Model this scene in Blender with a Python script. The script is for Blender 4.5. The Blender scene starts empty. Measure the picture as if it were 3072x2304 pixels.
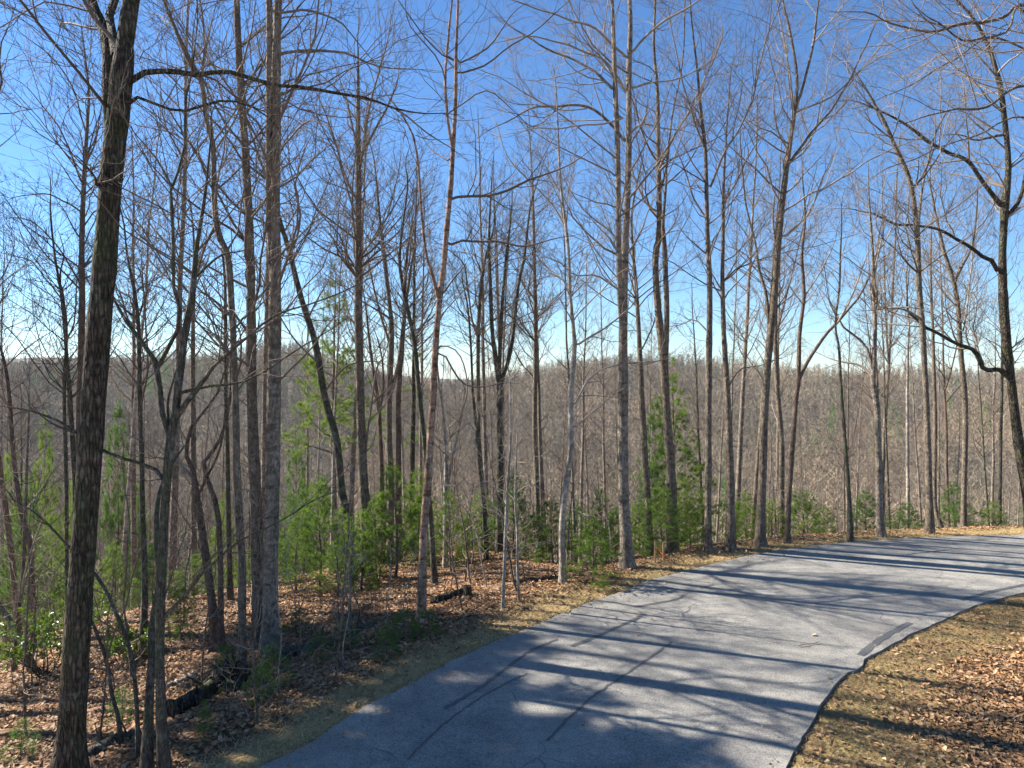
import bpy, math, random
import numpy as np
from mathutils import Vector

random.seed(7)
R = np.random.default_rng(11)
SC = bpy.context.scene
COL = SC.collection

# ------------------------------------------------------------------ camera
CAMZ = 5.0
HOR = 372.0                 # row of the true horizon at 1024x768
F = 24 / 36 * 1024
cam_d = bpy.data.cameras.new('camera')
cam_d.lens = 24; cam_d.sensor_width = 36
cam_d.shift_y = -12 / 1024
cam_d.clip_start = 0.1; cam_d.clip_end = 6000
cam = bpy.data.objects.new('camera', cam_d); COL.objects.link(cam)
cam.location = (0, 0, CAMZ); cam.rotation_euler = (math.radians(90), 0, 0)
SC.camera = cam

# ------------------------------------------------------------------ sky, sun, exposure
SUN_EL = 38.0
TO_SUN_XY = Vector((-0.94, 0.34)).normalized()
el = math.radians(SUN_EL)
to_sun = Vector((TO_SUN_XY.x * math.cos(el), TO_SUN_XY.y * math.cos(el), math.sin(el)))
w = bpy.data.worlds.new('World'); SC.world = w; w.use_nodes = True
nt = w.node_tree; nt.nodes.clear()
sky = nt.nodes.new('ShaderNodeTexSky'); sky.sky_type = 'NISHITA'; sky.sun_disc = False
sky.sun_elevation = el; sky.sun_rotation = math.atan2(TO_SUN_XY.x, TO_SUN_XY.y)
sky.altitude = 600; sky.air_density = 1.0; sky.dust_density = 0.0; sky.ozone_density = 4.0
hsv = nt.nodes.new('ShaderNodeHueSaturation'); hsv.inputs['Saturation'].default_value = 1.10
bgn = nt.nodes.new('ShaderNodeBackground'); bgn.inputs['Strength'].default_value = 0.058
out = nt.nodes.new('ShaderNodeOutputWorld')
tint = nt.nodes.new('ShaderNodeMix'); tint.data_type = 'RGBA'; tint.blend_type = 'MULTIPLY'; tint.inputs[0].default_value = 1
tint.inputs[7].default_value = (0.84, 1.0, 1.13, 1)
nt.links.new(sky.outputs[0], hsv.inputs['Color']); nt.links.new(hsv.outputs[0], tint.inputs[6]); nt.links.new(tint.outputs[2], bgn.inputs['Color'])
nt.links.new(bgn.outputs[0], out.inputs['Surface'])
sl = bpy.data.lights.new('sun', 'SUN'); sl.energy = 5.0; sl.angle = math.radians(0.55); sl.color = (1.0, 0.94, 0.85)
so = bpy.data.objects.new('sun', sl); COL.objects.link(so)
so.rotation_euler = to_sun.to_track_quat('Z', 'Y').to_euler()
SC.view_settings.view_transform = 'Standard'; SC.view_settings.look = 'None'
SC.view_settings.exposure = 1.6; SC.view_settings.gamma = 1; SC.view_settings.use_curve_mapping = False
SC.cycles.max_bounces = 6; SC.cycles.diffuse_bounces = 3

# ------------------------------------------------------------------ materials
def new_mat(name):
    m = bpy.data.materials.new(name); m.use_nodes = True
    n = m.node_tree; n.nodes.clear()
    o = n.nodes.new('ShaderNodeOutputMaterial')
    return m, n, o

def N(nt, t, **kw):
    n = nt.nodes.new(t)
    for k, v in kw.items():
        if k.startswith('i_'):
            n.inputs[k[2:].replace('_', ' ')].default_value = v
        else:
            setattr(n, k, v)
    return n

def ramp(nt, stops, fac=None):
    r = nt.nodes.new('ShaderNodeValToRGB')
    e = r.color_ramp.elements
    while len(e) < len(stops): e.new(0.5)
    for q, (p, c) in zip(e, stops):
        q.position = p; q.color = (c[0], c[1], c[2], 1)
    if fac is not None: nt.links.new(fac, r.inputs[0])
    return r

def mixc(nt, fac, a, b, mode='MIX'):
    m = nt.nodes.new('ShaderNodeMix'); m.data_type = 'RGBA'; m.blend_type = mode
    for s, v in ((m.inputs[0], fac), (m.inputs[6], a), (m.inputs[7], b)):
        if hasattr(v, 'is_linked') or isinstance(v, bpy.types.NodeSocket): nt.links.new(v, s)
        elif isinstance(v, (int, float)): s.default_value = v
        else: s.default_value = (*v, 1)
    return m.outputs[2]

def bark_mat(name, dark, light, sc=1.0, furrow=1.0, lichen=(0.34, 0.36, 0.30), lich=0.0, moss=0.0, bumpd=0.02, bands=0.0):
    m, n, o = new_mat(name)
    tc = N(n, 'ShaderNodeTexCoord')
    mp = N(n, 'ShaderNodeMapping'); mp.inputs['Scale'].default_value = (17 * sc, 17 * sc, 4.0 * sc)
    n.links.new(tc.outputs['Object'], mp.inputs[0])
    n1 = N(n, 'ShaderNodeTexNoise', i_Scale=1.0, i_Detail=6.0, i_Roughness=0.65, i_Distortion=0.6)
    n.links.new(mp.outputs[0], n1.inputs['Vector'])
    v1 = N(n, 'ShaderNodeTexVoronoi', feature='DISTANCE_TO_EDGE', i_Scale=1.3)
    n.links.new(mp.outputs[0], v1.inputs['Vector'])
    n2 = N(n, 'ShaderNodeTexNoise', i_Scale=2.2, i_Detail=5.0, i_Roughness=0.7)
    n.links.new(tc.outputs['Object'], n2.inputs['Vector'])
    c1 = ramp(n, [(0.3, dark), (0.7, light)], n1.outputs[0]).outputs[0]
    vr = ramp(n, [(0.0, (1 - 0.6 * furrow,) * 3), (0.22, (1, 1, 1))], v1.outputs['Distance']).outputs[0]
    c2 = mixc(n, 1.0, c1, vr, 'MULTIPLY')
    big = ramp(n, [(0.35, (0.72,) * 3), (0.65, (1.2,) * 3)], n2.outputs[0]).outputs[0]
    c3 = mixc(n, 1.0, c2, big, 'MULTIPLY')
    nb = N(n, 'ShaderNodeTexNoise', i_Scale=11.0, i_Detail=5.0, i_Roughness=0.75)
    n.links.new(tc.outputs['Object'], nb.inputs['Vector'])
    c3 = mixc(n, 1.0, c3, ramp(n, [(0.36, (0.55, 0.54, 0.53)), (0.5, (1, 1, 1)), (0.64, (1.45, 1.42, 1.36))], nb.outputs[0]).outputs[0], 'MULTIPLY')
    if lich > 0:
        n3 = N(n, 'ShaderNodeTexNoise', i_Scale=5.0, i_Detail=4.0, i_Roughness=0.7)
        n.links.new(tc.outputs['Object'], n3.inputs['Vector'])
        f = ramp(n, [(0.55, (0, 0, 0)), (0.68, (lich,) * 3)], n3.outputs[0]).outputs[0]
        c3 = mixc(n, f, c3, lichen)
    if moss > 0:
        n4 = N(n, 'ShaderNodeTexNoise', i_Scale=1.3, i_Detail=5.0, i_Roughness=0.7)
        n.links.new(tc.outputs['Object'], n4.inputs['Vector'])
        f = ramp(n, [(0.45, (0, 0, 0)), (0.62, (moss,) * 3)], n4.outputs[0]).outputs[0]
        c3 = mixc(n, f, c3, (0.07, 0.09, 0.03))
    if bands > 0:
        mp2 = N(n, 'ShaderNodeMapping'); mp2.inputs['Scale'].default_value = (3, 3, 9)
        n.links.new(tc.outputs['Object'], mp2.inputs[0])
        n5 = N(n, 'ShaderNodeTexNoise', i_Scale=1.0, i_Detail=3.0)
        n.links.new(mp2.outputs[0], n5.inputs['Vector'])
        f = ramp(n, [(0.56, (0, 0, 0)), (0.62, (bands,) * 3)], n5.outputs[0]).outputs[0]
        c3 = mixc(n, f, c3, tuple(0.35 * q for q in dark))
    p = N(n, 'ShaderNodeBsdfPrincipled'); p.inputs['Roughness'].default_value = 0.9
    p.inputs['Specular IOR Level'].default_value = 0.15
    n.links.new(c3, p.inputs['Base Color'])
    b = N(n, 'ShaderNodeBump', i_Strength=1.0, i_Distance=bumpd * 1.8)
    ad = N(n, 'ShaderNodeMath', operation='ADD'); n.links.new(n1.outputs[0], ad.inputs[0]); n.links.new(vr, ad.inputs[1])
    n.links.new(ad.outputs[0], b.inputs['Height']); n.links.new(b.outputs[0], p.inputs['Normal'])
    n.links.new(p.outputs[0], o.inputs[0])
    return m

def simple_var(name, cols, trans=0.0, rough=0.7, noise_scale=None, spec=0.2):
    """colour varies from island to island (leaf to leaf)"""
    m, n, o = new_mat(name)
    g = N(n, 'ShaderNodeNewGeometry')
    st = [(i / (len(cols) - 1), c) for i, c in enumerate(cols)]
    c = ramp(n, st, g.outputs['Random Per Island']).outputs[0]
    if noise_scale:
        tc = N(n, 'ShaderNodeTexCoord')
        ns = N(n, 'ShaderNodeTexNoise', i_Scale=noise_scale, i_Detail=3.0)
        n.links.new(tc.outputs['Object'], ns.inputs['Vector'])
        f = ramp(n, [(0.3, (0.55, 0.6, 0.6)), (0.7, (1.35, 1.25, 1.1))], ns.outputs[0]).outputs[0]
        c = mixc(n, 1.0, c, f, 'MULTIPLY')
    p = N(n, 'ShaderNodeBsdfPrincipled'); p.inputs['Roughness'].default_value = rough
    p.inputs['Specular IOR Level'].default_value = spec
    n.links.new(c, p.inputs['Base Color'])
    if trans > 0:
        t = N(n, 'ShaderNodeBsdfTranslucent'); n.links.new(c, t.inputs[0])
        mx = N(n, 'ShaderNodeMixShader'); mx.inputs[0].default_value = trans
        n.links.new(p.outputs[0], mx.inputs[1]); n.links.new(t.outputs[0], mx.inputs[2])
        n.links.new(mx.outputs[0], o.inputs[0])
    else:
        n.links.new(p.outputs[0], o.inputs[0])
    return m

M = {}
M['oak'] = bark_mat('furrowed_oak_bark', (0.045, 0.032, 0.024), (0.20, 0.155, 0.115), 1.0, 1.0, lich=0.35, moss=0.5, bumpd=0.035)
M['dark'] = bark_mat('dark_mossy_bark', (0.05, 0.04, 0.032), (0.20, 0.17, 0.135), 1.3, 0.6, lich=0.6, moss=0.6)
M['grey'] = bark_mat('grey_poplar_bark', (0.14, 0.11, 0.085), (0.42, 0.345, 0.27), 1.4, 0.45, lich=0.4, bands=0.5)
M['greybrown'] = bark_mat('grey_brown_bark', (0.10, 0.075, 0.055), (0.34, 0.27, 0.20), 1.3, 0.6, lich=0.3)
M['peel'] = bark_mat('peeling_reddish_bark', (0.20, 0.10, 0.06), (0.50, 0.34, 0.24), 1.2, 0.3, lich=0.8, lichen=(0.55, 0.47, 0.40), bands=0.7)
M['pale'] = bark_mat('pale_smooth_bark', (0.24, 0.20, 0.165), (0.48, 0.42, 0.35), 1.3, 0.2, lich=0.5, lichen=(0.5, 0.5, 0.44), bands=0.4)
M['red'] = bark_mat('reddish_brown_bark', (0.10, 0.065, 0.047), (0.27, 0.195, 0.145), 1.4, 0.5, lich=0.2)
M['twig'] = simple_var('brown_twigs', [(0.065, 0.05, 0.038), (0.155, 0.115, 0.085), (0.10, 0.078, 0.06)], rough=0.8)
M['twigpale'] = simple_var('pale_tan_twigs', [(0.13, 0.10, 0.075), (0.32, 0.26, 0.20), (0.21, 0.17, 0.13)], rough=0.8)
M['twiggrey'] = simple_var('grey_brown_twigs', [(0.08, 0.062, 0.048), (0.20, 0.16, 0.125), (0.13, 0.10, 0.08)], rough=0.8)
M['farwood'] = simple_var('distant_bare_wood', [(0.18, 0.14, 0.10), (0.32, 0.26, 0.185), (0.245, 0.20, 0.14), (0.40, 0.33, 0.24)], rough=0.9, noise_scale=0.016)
M['needle'] = simple_var('pine_needles', [(0.09, 0.16, 0.02), (0.18, 0.28, 0.035), (0.13, 0.22, 0.03), (0.23, 0.33, 0.045)], trans=0.5, rough=0.6)
M['needleyel'] = simple_var('yellow_green_needles', [(0.11, 0.19, 0.02), (0.21, 0.30, 0.04), (0.15, 0.24, 0.03)], trans=0.45, rough=0.6)
M['needledark'] = simple_var('dark_green_needles', [(0.07, 0.14, 0.025), (0.13, 0.22, 0.045), (0.10, 0.18, 0.035)], trans=0.45, rough=0.6)
M['broadleaf'] = simple_var('glossy_evergreen_leaves', [(0.08, 0.15, 0.015), (0.20, 0.30, 0.03), (0.13, 0.20, 0.02)], trans=0.3, rough=0.35, spec=0.5)
M['leaf'] = simple_var('fallen_leaves', [(0.12, 0.065, 0.035), (0.38, 0.23, 0.13), (0.25, 0.135, 0.07), (0.56, 0.39, 0.25), (0.16, 0.085, 0.045), (0.43, 0.26, 0.13)], trans=0.12, rough=0.65, noise_scale=0.8)
M['straw'] = simple_var('dry_straw_grass', [(0.38, 0.26, 0.12), (0.60, 0.45, 0.24), (0.46, 0.33, 0.15), (0.28, 0.22, 0.08)], trans=0.15, rough=0.7)
M['turf'] = simple_var('dormant_turf', [(0.18, 0.12, 0.06), (0.37, 0.265, 0.145), (0.17, 0.135, 0.055), (0.30, 0.215, 0.115), (0.44, 0.33, 0.20)], trans=0.15, rough=0.8)
M['deadleaf'] = simple_var('russet_dead_leaves', [(0.30, 0.12, 0.05), (0.50, 0.26, 0.13)], trans=0.3)

def asphalt():
    m, n, o = new_mat('weathered_asphalt')
    tc = N(n, 'ShaderNodeTexCoord')
    f1 = N(n, 'ShaderNodeTexNoise', i_Scale=38.0, i_Detail=5.0, i_Roughness=0.85); n.links.new(tc.outputs['Object'], f1.inputs['Vector'])
    f2 = N(n, 'ShaderNodeTexNoise', i_Scale=0.9, i_Detail=5.0, i_Roughness=0.6); n.links.new(tc.outputs['Object'], f2.inputs['Vector'])
    vo = N(n, 'ShaderNodeTexVoronoi', i_Scale=110.0); n.links.new(tc.outputs['Object'], vo.inputs['Vector'])
    c = ramp(n, [(0.34, (0.11, 0.105, 0.094)), (0.66, (0.43, 0.408, 0.365))], f1.outputs[0]).outputs[0]
    sp = ramp(n, [(0.0, (1.5, 1.48, 1.42)), (0.3, (1, 1, 1)), (0.9, (0.8, 0.8, 0.8))], vo.outputs['Distance']).outputs[0]
    c = mixc(n, 1.0, c, sp, 'MULTIPLY')
    big = ramp(n, [(0.3, (0.74,) * 3), (0.5, (0.98,) * 3), (0.7, (1.18, 1.16, 1.12))], f2.outputs[0]).outputs[0]
    c = mixc(n, 1.0, c, big, 'MULTIPLY')
    f3 = N(n, 'ShaderNodeTexNoise', i_Scale=0.28, i_Detail=4.0, i_Roughness=0.7, i_Distortion=0.8); n.links.new(tc.outputs['Object'], f3.inputs['Vector'])
    c = mixc(n, 1.0, c, ramp(n, [(0.38, (0.82, 0.82, 0.83)), (0.5, (1, 1, 1)), (0.66, (1.10, 1.09, 1.06))], f3.outputs[0]).outputs[0], 'MULTIPLY')
    f4 = N(n, 'ShaderNodeTexNoise', i_Scale=6.0, i_Detail=6.0, i_Roughness=0.8); n.links.new(tc.outputs['Object'], f4.inputs['Vector'])
    c = mixc(n, 1.0, c, ramp(n, [(0.36, (0.78,) * 3), (0.5, (1, 1, 1)), (0.68, (1.12,) * 3)], f4.outputs[0]).outputs[0], 'MULTIPLY')
    # hairline cracks, warped
    wp = N(n, 'ShaderNodeTexNoise', i_Scale=1.2, i_Detail=4.0); n.links.new(tc.outputs['Object'], wp.inputs['Vector'])
    mv = N(n, 'ShaderNodeMix', data_type='RGBA'); mv.inputs[0].default_value = 0.35
    n.links.new(tc.outputs['Object'], mv.inputs[6]); n.links.new(wp.outputs['Color'], mv.inputs[7])
    cr = N(n, 'ShaderNodeTexVoronoi', feature='DISTANCE_TO_EDGE', i_Scale=0.85); n.links.new(mv.outputs[2], cr.inputs['Vector'])
    crf = ramp(n, [(0.0, (1, 1, 1)), (0.010, (0, 0, 0))], cr.outputs['Distance'])
    gate = ramp(n, [(0.5, (0, 0, 0)), (0.62, (0.55,) * 3)], f2.outputs[0])
    gm = mixc(n, 1.0, crf.outputs[0], gate.outputs[0], 'MULTIPLY')
    c = mixc(n, gm, c, (0.03, 0.03, 0.03))
    p = N(n, 'ShaderNodeBsdfPrincipled'); p.inputs['Roughness'].default_value = 0.85; p.inputs['Specular IOR Level'].default_value = 0.25
    n.links.new(c, p.inputs['Base Color'])
    b = N(n, 'ShaderNodeBump', i_Strength=0.8, i_Distance=0.012); n.links.new(f1.outputs[0], b.inputs['Height'])
    n.links.new(b.outputs[0], p.inputs['Normal']); n.links.new(p.outputs[0], o.inputs[0])
    return m
M['asphalt'] = asphalt()

def tar():
    m, n, o = new_mat('black_tar')
    tc = N(n, 'ShaderNodeTexCoord')
    f1 = N(n, 'ShaderNodeTexNoise', i_Scale=60.0, i_Detail=4.0); n.links.new(tc.outputs['Object'], f1.inputs['Vector'])
    c = ramp(n, [(0.3, (0.045, 0.045, 0.045)), (0.7, (0.11, 0.11, 0.108))], f1.outputs[0]).outputs[0]
    p = N(n, 'ShaderNodeBsdfPrincipled'); p.inputs['Roughness'].default_value = 0.6
    n.links.new(c, p.inputs['Base Color']); n.links.new(p.outputs[0], o.inputs[0])
    return m
M['tar'] = tar()

def plain(name, c, rough=0.7):
    m, n, o = new_mat(name)
    tc = N(n, 'ShaderNodeTexCoord')
    f1 = N(n, 'ShaderNodeTexNoise', i_Scale=20.0, i_Detail=3.0); n.links.new(tc.outputs['Object'], f1.inputs['Vector'])
    cc = ramp(n, [(0.3, tuple(0.8 * q for q in c)), (0.7, tuple(min(1, 1.15 * q) for q in c))], f1.outputs[0]).outputs[0]
    p = N(n, 'ShaderNodeBsdfPrincipled'); p.inputs['Roughness'].default_value = rough
    n.links.new(cc, p.inputs['Base Color']); n.links.new(p.outputs[0], o.inputs[0])
    return m
M['ribbon'] = plain('orange_ribbon', (0.85, 0.25, 0.03), 0.4)
M['stake'] = plain('raw_wood_stake', (0.55, 0.33, 0.17))

def ground_mat():
    m, n, o = new_mat('forest_floor')
    tc = N(n, 'ShaderNodeTexCoord')
    P = tc.outputs['Object']
    at = N(n, 'ShaderNodeAttribute', attribute_name='surf')
    sep = N(n, 'ShaderNodeSeparateColor'); n.links.new(at.outputs['Color'], sep.inputs[0])
    vo = N(n, 'ShaderNodeTexVoronoi', i_Scale=13.0); n.links.new(P, vo.inputs['Vector'])
    sv = N(n, 'ShaderNodeSeparateColor'); n.links.new(vo.outputs['Color'], sv.inputs[0])
    leaf = ramp(n, [(0.0, (0.07, 0.04, 0.025)), (0.3, (0.17, 0.09, 0.05)), (0.6, (0.27, 0.155, 0.09)), (1.0, (0.40, 0.26, 0.17))], sv.outputs[0]).outputs[0]
    nn = N(n, 'ShaderNodeTexNoise', i_Scale=1.1, i_Detail=6.0, i_Roughness=0.65); n.links.new(P, nn.inputs['Vector'])
    soil = ramp(n, [(0.3, (0.05, 0.033, 0.02)), (0.7, (0.14, 0.10, 0.06))], nn.outputs[0]).outputs[0]
    sf = ramp(n, [(0.40, (0.8,) * 3), (0.60, (0, 0, 0))], nn.outputs[0]).outputs[0]
    c = mixc(n, sf, leaf, soil)
    # turf
    n3 = N(n, 'ShaderNodeTexNoise', i_Scale=40.0, i_Detail=4.0, i_Roughness=0.7); n.links.new(P, n3.inputs['Vector'])
    n4 = N(n, 'ShaderNodeTexNoise', i_Scale=1.8, i_Detail=5.0); n.links.new(P, n4.inputs['Vector'])
    t1 = ramp(n, [(0.3, (0.11, 0.085, 0.04)), (0.7, (0.33, 0.245, 0.13))], n3.outputs[0]).outputs[0]
    t2 = ramp(n, [(0.3, (0.85, 0.92, 0.7)), (0.65, (1.2, 1.05, 0.95))], n4.outputs[0]).outputs[0]
    turf = mixc(n, 1.0, t1, t2, 'MULTIPLY')
    c = mixc(n, sep.outputs[0], c, turf)
    s1 = ramp(n, [(0.3, (0.24, 0.17, 0.09)), (0.7, (0.50, 0.37, 0.20))], n3.outputs[0]).outputs[0]
    straw = mixc(n, 1.0, s1, ramp(n, [(0.35, (0.7, 0.72, 0.62)), (0.65, (1.15, 1.1, 1.0))], n4.outputs[0]).outputs[0], 'MULTIPLY')
    c = mixc(n, sep.outputs[1], c, straw)
    # far wooded hills
    n5 = N(n, 'ShaderNodeTexNoise', i_Scale=0.06, i_Detail=10.0, i_Roughness=0.75); n.links.new(P, n5.inputs['Vector'])
    far = ramp(n, [(0.3, (0.06, 0.05, 0.036)), (0.5, (0.105, 0.085, 0.06)), (0.7, (0.15, 0.12, 0.085))], n5.outputs[0]).outputs[0]
    c = mixc(n, sep.outputs[2], c, far)
    p = N(n, 'ShaderNodeBsdfPrincipled'); p.inputs['Roughness'].default_value = 0.95; p.inputs['Specular IOR Level'].default_value = 0.1
    n.links.new(c, p.inputs['Base Color'])
    b = N(n, 'ShaderNodeBump', i_Strength=0.8, i_Distance=0.05); n.links.new(vo.outputs['Distance'], b.inputs['Height'])
    n.links.new(b.outputs[0], p.inputs['Normal']); n.links.new(p.outputs[0], o.inputs[0])
    return m
M['ground'] = ground_mat()

# ------------------------------------------------------------------ mesh helpers
def make_mesh(name, V, faces4=None, faces3=None, mat=None, smooth=True):
    me = bpy.data.meshes.new(name)
    V = np.asarray(V, np.float32)
    parts, starts, tot = [], [], 0
    idx = []
    if faces4 is not None and len(faces4):
        f = np.asarray(faces4, np.int32); idx.append(f.ravel()); starts.append(np.arange(len(f)) * 4); tot = len(f) * 4
    if faces3 is not None and len(faces3):
        f = np.asarray(faces3, np.int32); idx.append(f.ravel()); starts.append(tot + np.arange(len(f)) * 3)
    idx = np.concatenate(idx); starts = np.concatenate(starts)
    me.vertices.add(len(V)); me.vertices.foreach_set('co', V.ravel())
    me.loops.add(len(idx)); me.loops.foreach_set('vertex_index', idx)
    me.polygons.add(len(starts)); me.polygons.foreach_set('loop_start', starts.astype(np.int32))
    me.polygons.foreach_set('use_smooth', np.full(len(starts), bool(smooth)))
    me.update(calc_edges=True)
    if mat: me.materials.append(M[mat])
    return me

class MB:
    """gathers tubes and faces and links them as one mesh object"""
    def __init__(s): s.V = []; s.Q = []; s.T = []; s.n = 0
    def add(s, V, Q=None, T=None):
        V = np.asarray(V, np.float32).reshape(-1, 3)
        if not len(V): return
        s.V.append(V)
        if Q is not None and len(Q): s.Q.append(np.asarray(Q) + s.n)
        if T is not None and len(T): s.T.append(np.asarray(T) + s.n)
        s.n += len(V)
    def tubes(s, P, Rd, sides):
        P = np.asarray(P, np.float64); Rd = np.asarray(Rd, np.float64)
        Nn, K = Rd.shape
        if Nn == 0: return
        T = np.gradient(P, axis=1); T /= np.linalg.norm(T, axis=2, keepdims=True) + 1e-9
        mt = T.mean(axis=1); mt /= np.linalg.norm(mt, axis=1, keepdims=True) + 1e-9
        ref = np.where(np.abs(mt[:, 2:3]) > 0.8, np.array([[1., 0, 0]]), np.array([[0, 0, 1.]]))
        U = np.cross(T, ref[:, None, :]); U /= np.linalg.norm(U, axis=2, keepdims=True) + 1e-9
        W = np.cross(T, U)
        a = np.arange(sides) * 2 * math.pi / sides
        ring = U[:, :, None, :] * np.cos(a)[None, None, :, None] + W[:, :, None, :] * np.sin(a)[None, None, :, None]
        V = P[:, :, None, :] + ring * Rd[:, :, None, None]
        i = np.arange(Nn)[:, None, None] * K * sides + np.arange(K - 1)[None, :, None] * sides
        j = np.arange(sides)[None, None, :]; j2 = (j + 1) % sides
        Q = np.stack(np.broadcast_arrays(i + j, i + j2, i + sides + j2, i + sides + j), -1).reshape(-1, 4)
        s.add(V, Q)
    def mesh(s, name, mat, smooth=True):
        return make_mesh(name, np.concatenate(s.V), np.concatenate(s.Q) if s.Q else None, np.concatenate(s.T) if s.T else None, mat, smooth)
    def obj(s, name, mat, parent=None, smooth=True):
        o = bpy.data.objects.new(name, s.mesh(name, mat, smooth)); COL.objects.link(o)
        if parent is not None: o.parent = parent
        return o

def tag(o, label=None, cat=None, group=None, kind=None):
    if label: o['label'] = label
    if cat: o['category'] = cat
    if group: o['group'] = group
    if kind: o['kind'] = kind
    return o

def empty(name, loc):
    o = bpy.data.objects.new(name, None); COL.objects.link(o); o.location = loc
    o.empty_display_size = 0.3
    return o

def copy_tree(o, loc, rz=0.0, sc=(1, 1, 1), tilt=(0, 0)):
    c = o.copy(); COL.objects.link(c); c.location = loc
    c.rotation_euler = (tilt[0], tilt[1], rz); c.scale = sc
    for ch in list(o.children):
        d = ch.copy(); COL.objects.link(d); d.parent = c
    return c

# ------------------------------------------------------------------ branching, vectorised
def unit(a): return a / (np.linalg.norm(a, axis=-1, keepdims=True) + 1e-9)

def grow(P0, D, L, r0, K, rng, jit=0.25, up=0.05, tip=0.25):
    """N branches of K points each"""
    n = len(P0)
    P = np.zeros((n, K, 3)); P[:, 0] = P0
    d = unit(D)
    st = (L / (K - 1))[:, None]
    for k in range(1, K):
        P[:, k] = P[:, k - 1] + d * st
        d = unit(d + rng.normal(0, jit, (n, 3)) + np.array([0, 0, up]))
    t = np.linspace(0, 1, K)[None]
    Rd = r0[:, None] * (1 - t * (1 - tip))
    return P, Rd

def spawn(P, Rd, n, rng, tmin=0.15, ang=(35, 65), lf=(0.3, 0.6), rf=0.55, up=0.0, wpow=1.0, Labs=None, taper=0.6):
    """n children chosen along the parents in proportion to length"""
    seg = np.linalg.norm(np.diff(P, axis=1), axis=2); L = seg.sum(1)
    pr = L ** wpow; pr = pr / pr.sum()
    i = rng.choice(len(L), n, p=pr)
    K = P.shape[1]
    t = tmin + (1 - tmin) * rng.random(n) ** 0.8
    q = t * (K - 1); k = np.minimum(q.astype(int), K - 2); f = (q - k)[:, None]
    p0 = P[i, k] * (1 - f) + P[i, k + 1] * f
    r = Rd[i, k] * (1 - f[:, 0]) + Rd[i, k + 1] * f[:, 0]
    T = unit(P[i, k + 1] - P[i, k])
    rnd = unit(np.cross(T, rng.normal(size=(n, 3))))
    a = np.radians(rng.uniform(ang[0], ang[1], n))[:, None]
    D = T * np.cos(a) + rnd * np.sin(a) + np.array([0, 0, up])
    if Labs is None: Lc = L[i] * rng.uniform(lf[0], lf[1], n) * (1 - taper * t)
    else: Lc = rng.uniform(Labs[0], Labs[1], n) * (1.15 - 0.6 * t)
    return p0, D, Lc, np.maximum(r * rf, 0.003)

def twigs(mb, L1, R1, rng, dens=1.0, rmin=0.0035, fine=True, up=0.08, scale=1.0):
    """secondary branches, twigs and fine twigs on the limbs L1"""
    seg = np.linalg.norm(np.diff(L1, axis=1), axis=2).sum()
    n2 = max(4, int(seg * 1.9 * dens))
    p, d, l, r = spawn(L1, R1, n2, rng, 0.12, (28, 60), (0.38, 0.8), 0.5, up=0.12)
    l = np.clip(l, 0.4, 3.8)
    P2, R2 = grow(p, d, l, np.maximum(r, rmin * 1.9), 8, rng, 0.2, up)
    mb.tubes(P2, R2, 4)
    n3 = int(l.sum() * 2.5 * dens)
    p, d, l, r = spawn(P2, R2, n3, rng, 0.12, (28, 60), (0.35, 0.75), 0.6, up=0.08)
    l = np.clip(l, 0.3, 1.8)
    P3, R3 = grow(p, d, l, np.maximum(r, rmin * 1.4), 6, rng, 0.22, up)
    mb.tubes(P3, R3, 3)
    if fine:
        n4 = int(l.sum() * 3.4 * dens)
        p, d, l, r = spawn(P3, R3, n4, rng, 0.1, (25, 60), (0.3, 0.6), 0.7, up=0.08)
        l = np.clip(l, 0.14, 0.6)
        P4, R4 = grow(p, d, l, np.full(len(l), rmin), 3, rng, 0.25, up, tip=0.5)
        mb.tubes(P4, R4, 3)
    return P3

def catmull(P, K):
    """resample a polyline smoothly; P (n,4) = x,y,z,r"""
    P = np.asarray(P, float)
    if len(P) == 2:
        t = np.linspace(0, 1, K)[:, None]; return P[0] * (1 - t) + P[1] * t
    Q = np.vstack([2 * P[0] - P[1], P, 2 * P[-1] - P[-2]])
    s = np.concatenate([[0], np.cumsum(np.linalg.norm(np.diff(P[:, :3], axis=0), axis=1))]); s /= s[-1]
    o = []
    for t in np.linspace(0, 1, K):
        i = min(max(np.searchsorted(s, t, side='right') - 1, 0), len(P) - 2)
        u = (t - s[i]) / max(s[i + 1] - s[i], 1e-9)
        a, b, c, d = Q[i], Q[i + 1], Q[i + 2], Q[i + 3]
        v = 0.5 * ((2 * b) + (-a + c) * u + (2 * a - 5 * b + 4 * c - d) * u * u + (-a + 3 * b - 3 * c + d) * u ** 3)
        v[3] = b[3] * (1 - u) + c[3] * u
        o.append(v)
    return np.array(o)

# ------------------------------------------------------------------ where things stand (plan of the place, metres)
S = 1024 / 2212
def ray(x, y): return ((x * S - 512) / F, (HOR - y * S) / F)
def at_depth(x, y, Y):
    a, b = ray(x, y); return np.array([a * Y, Y, CAMZ + b * Y])
def flat(x, y):
    a, b = ray(x, y); Y = -CAMZ / b; return (a * Y, Y)

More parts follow.
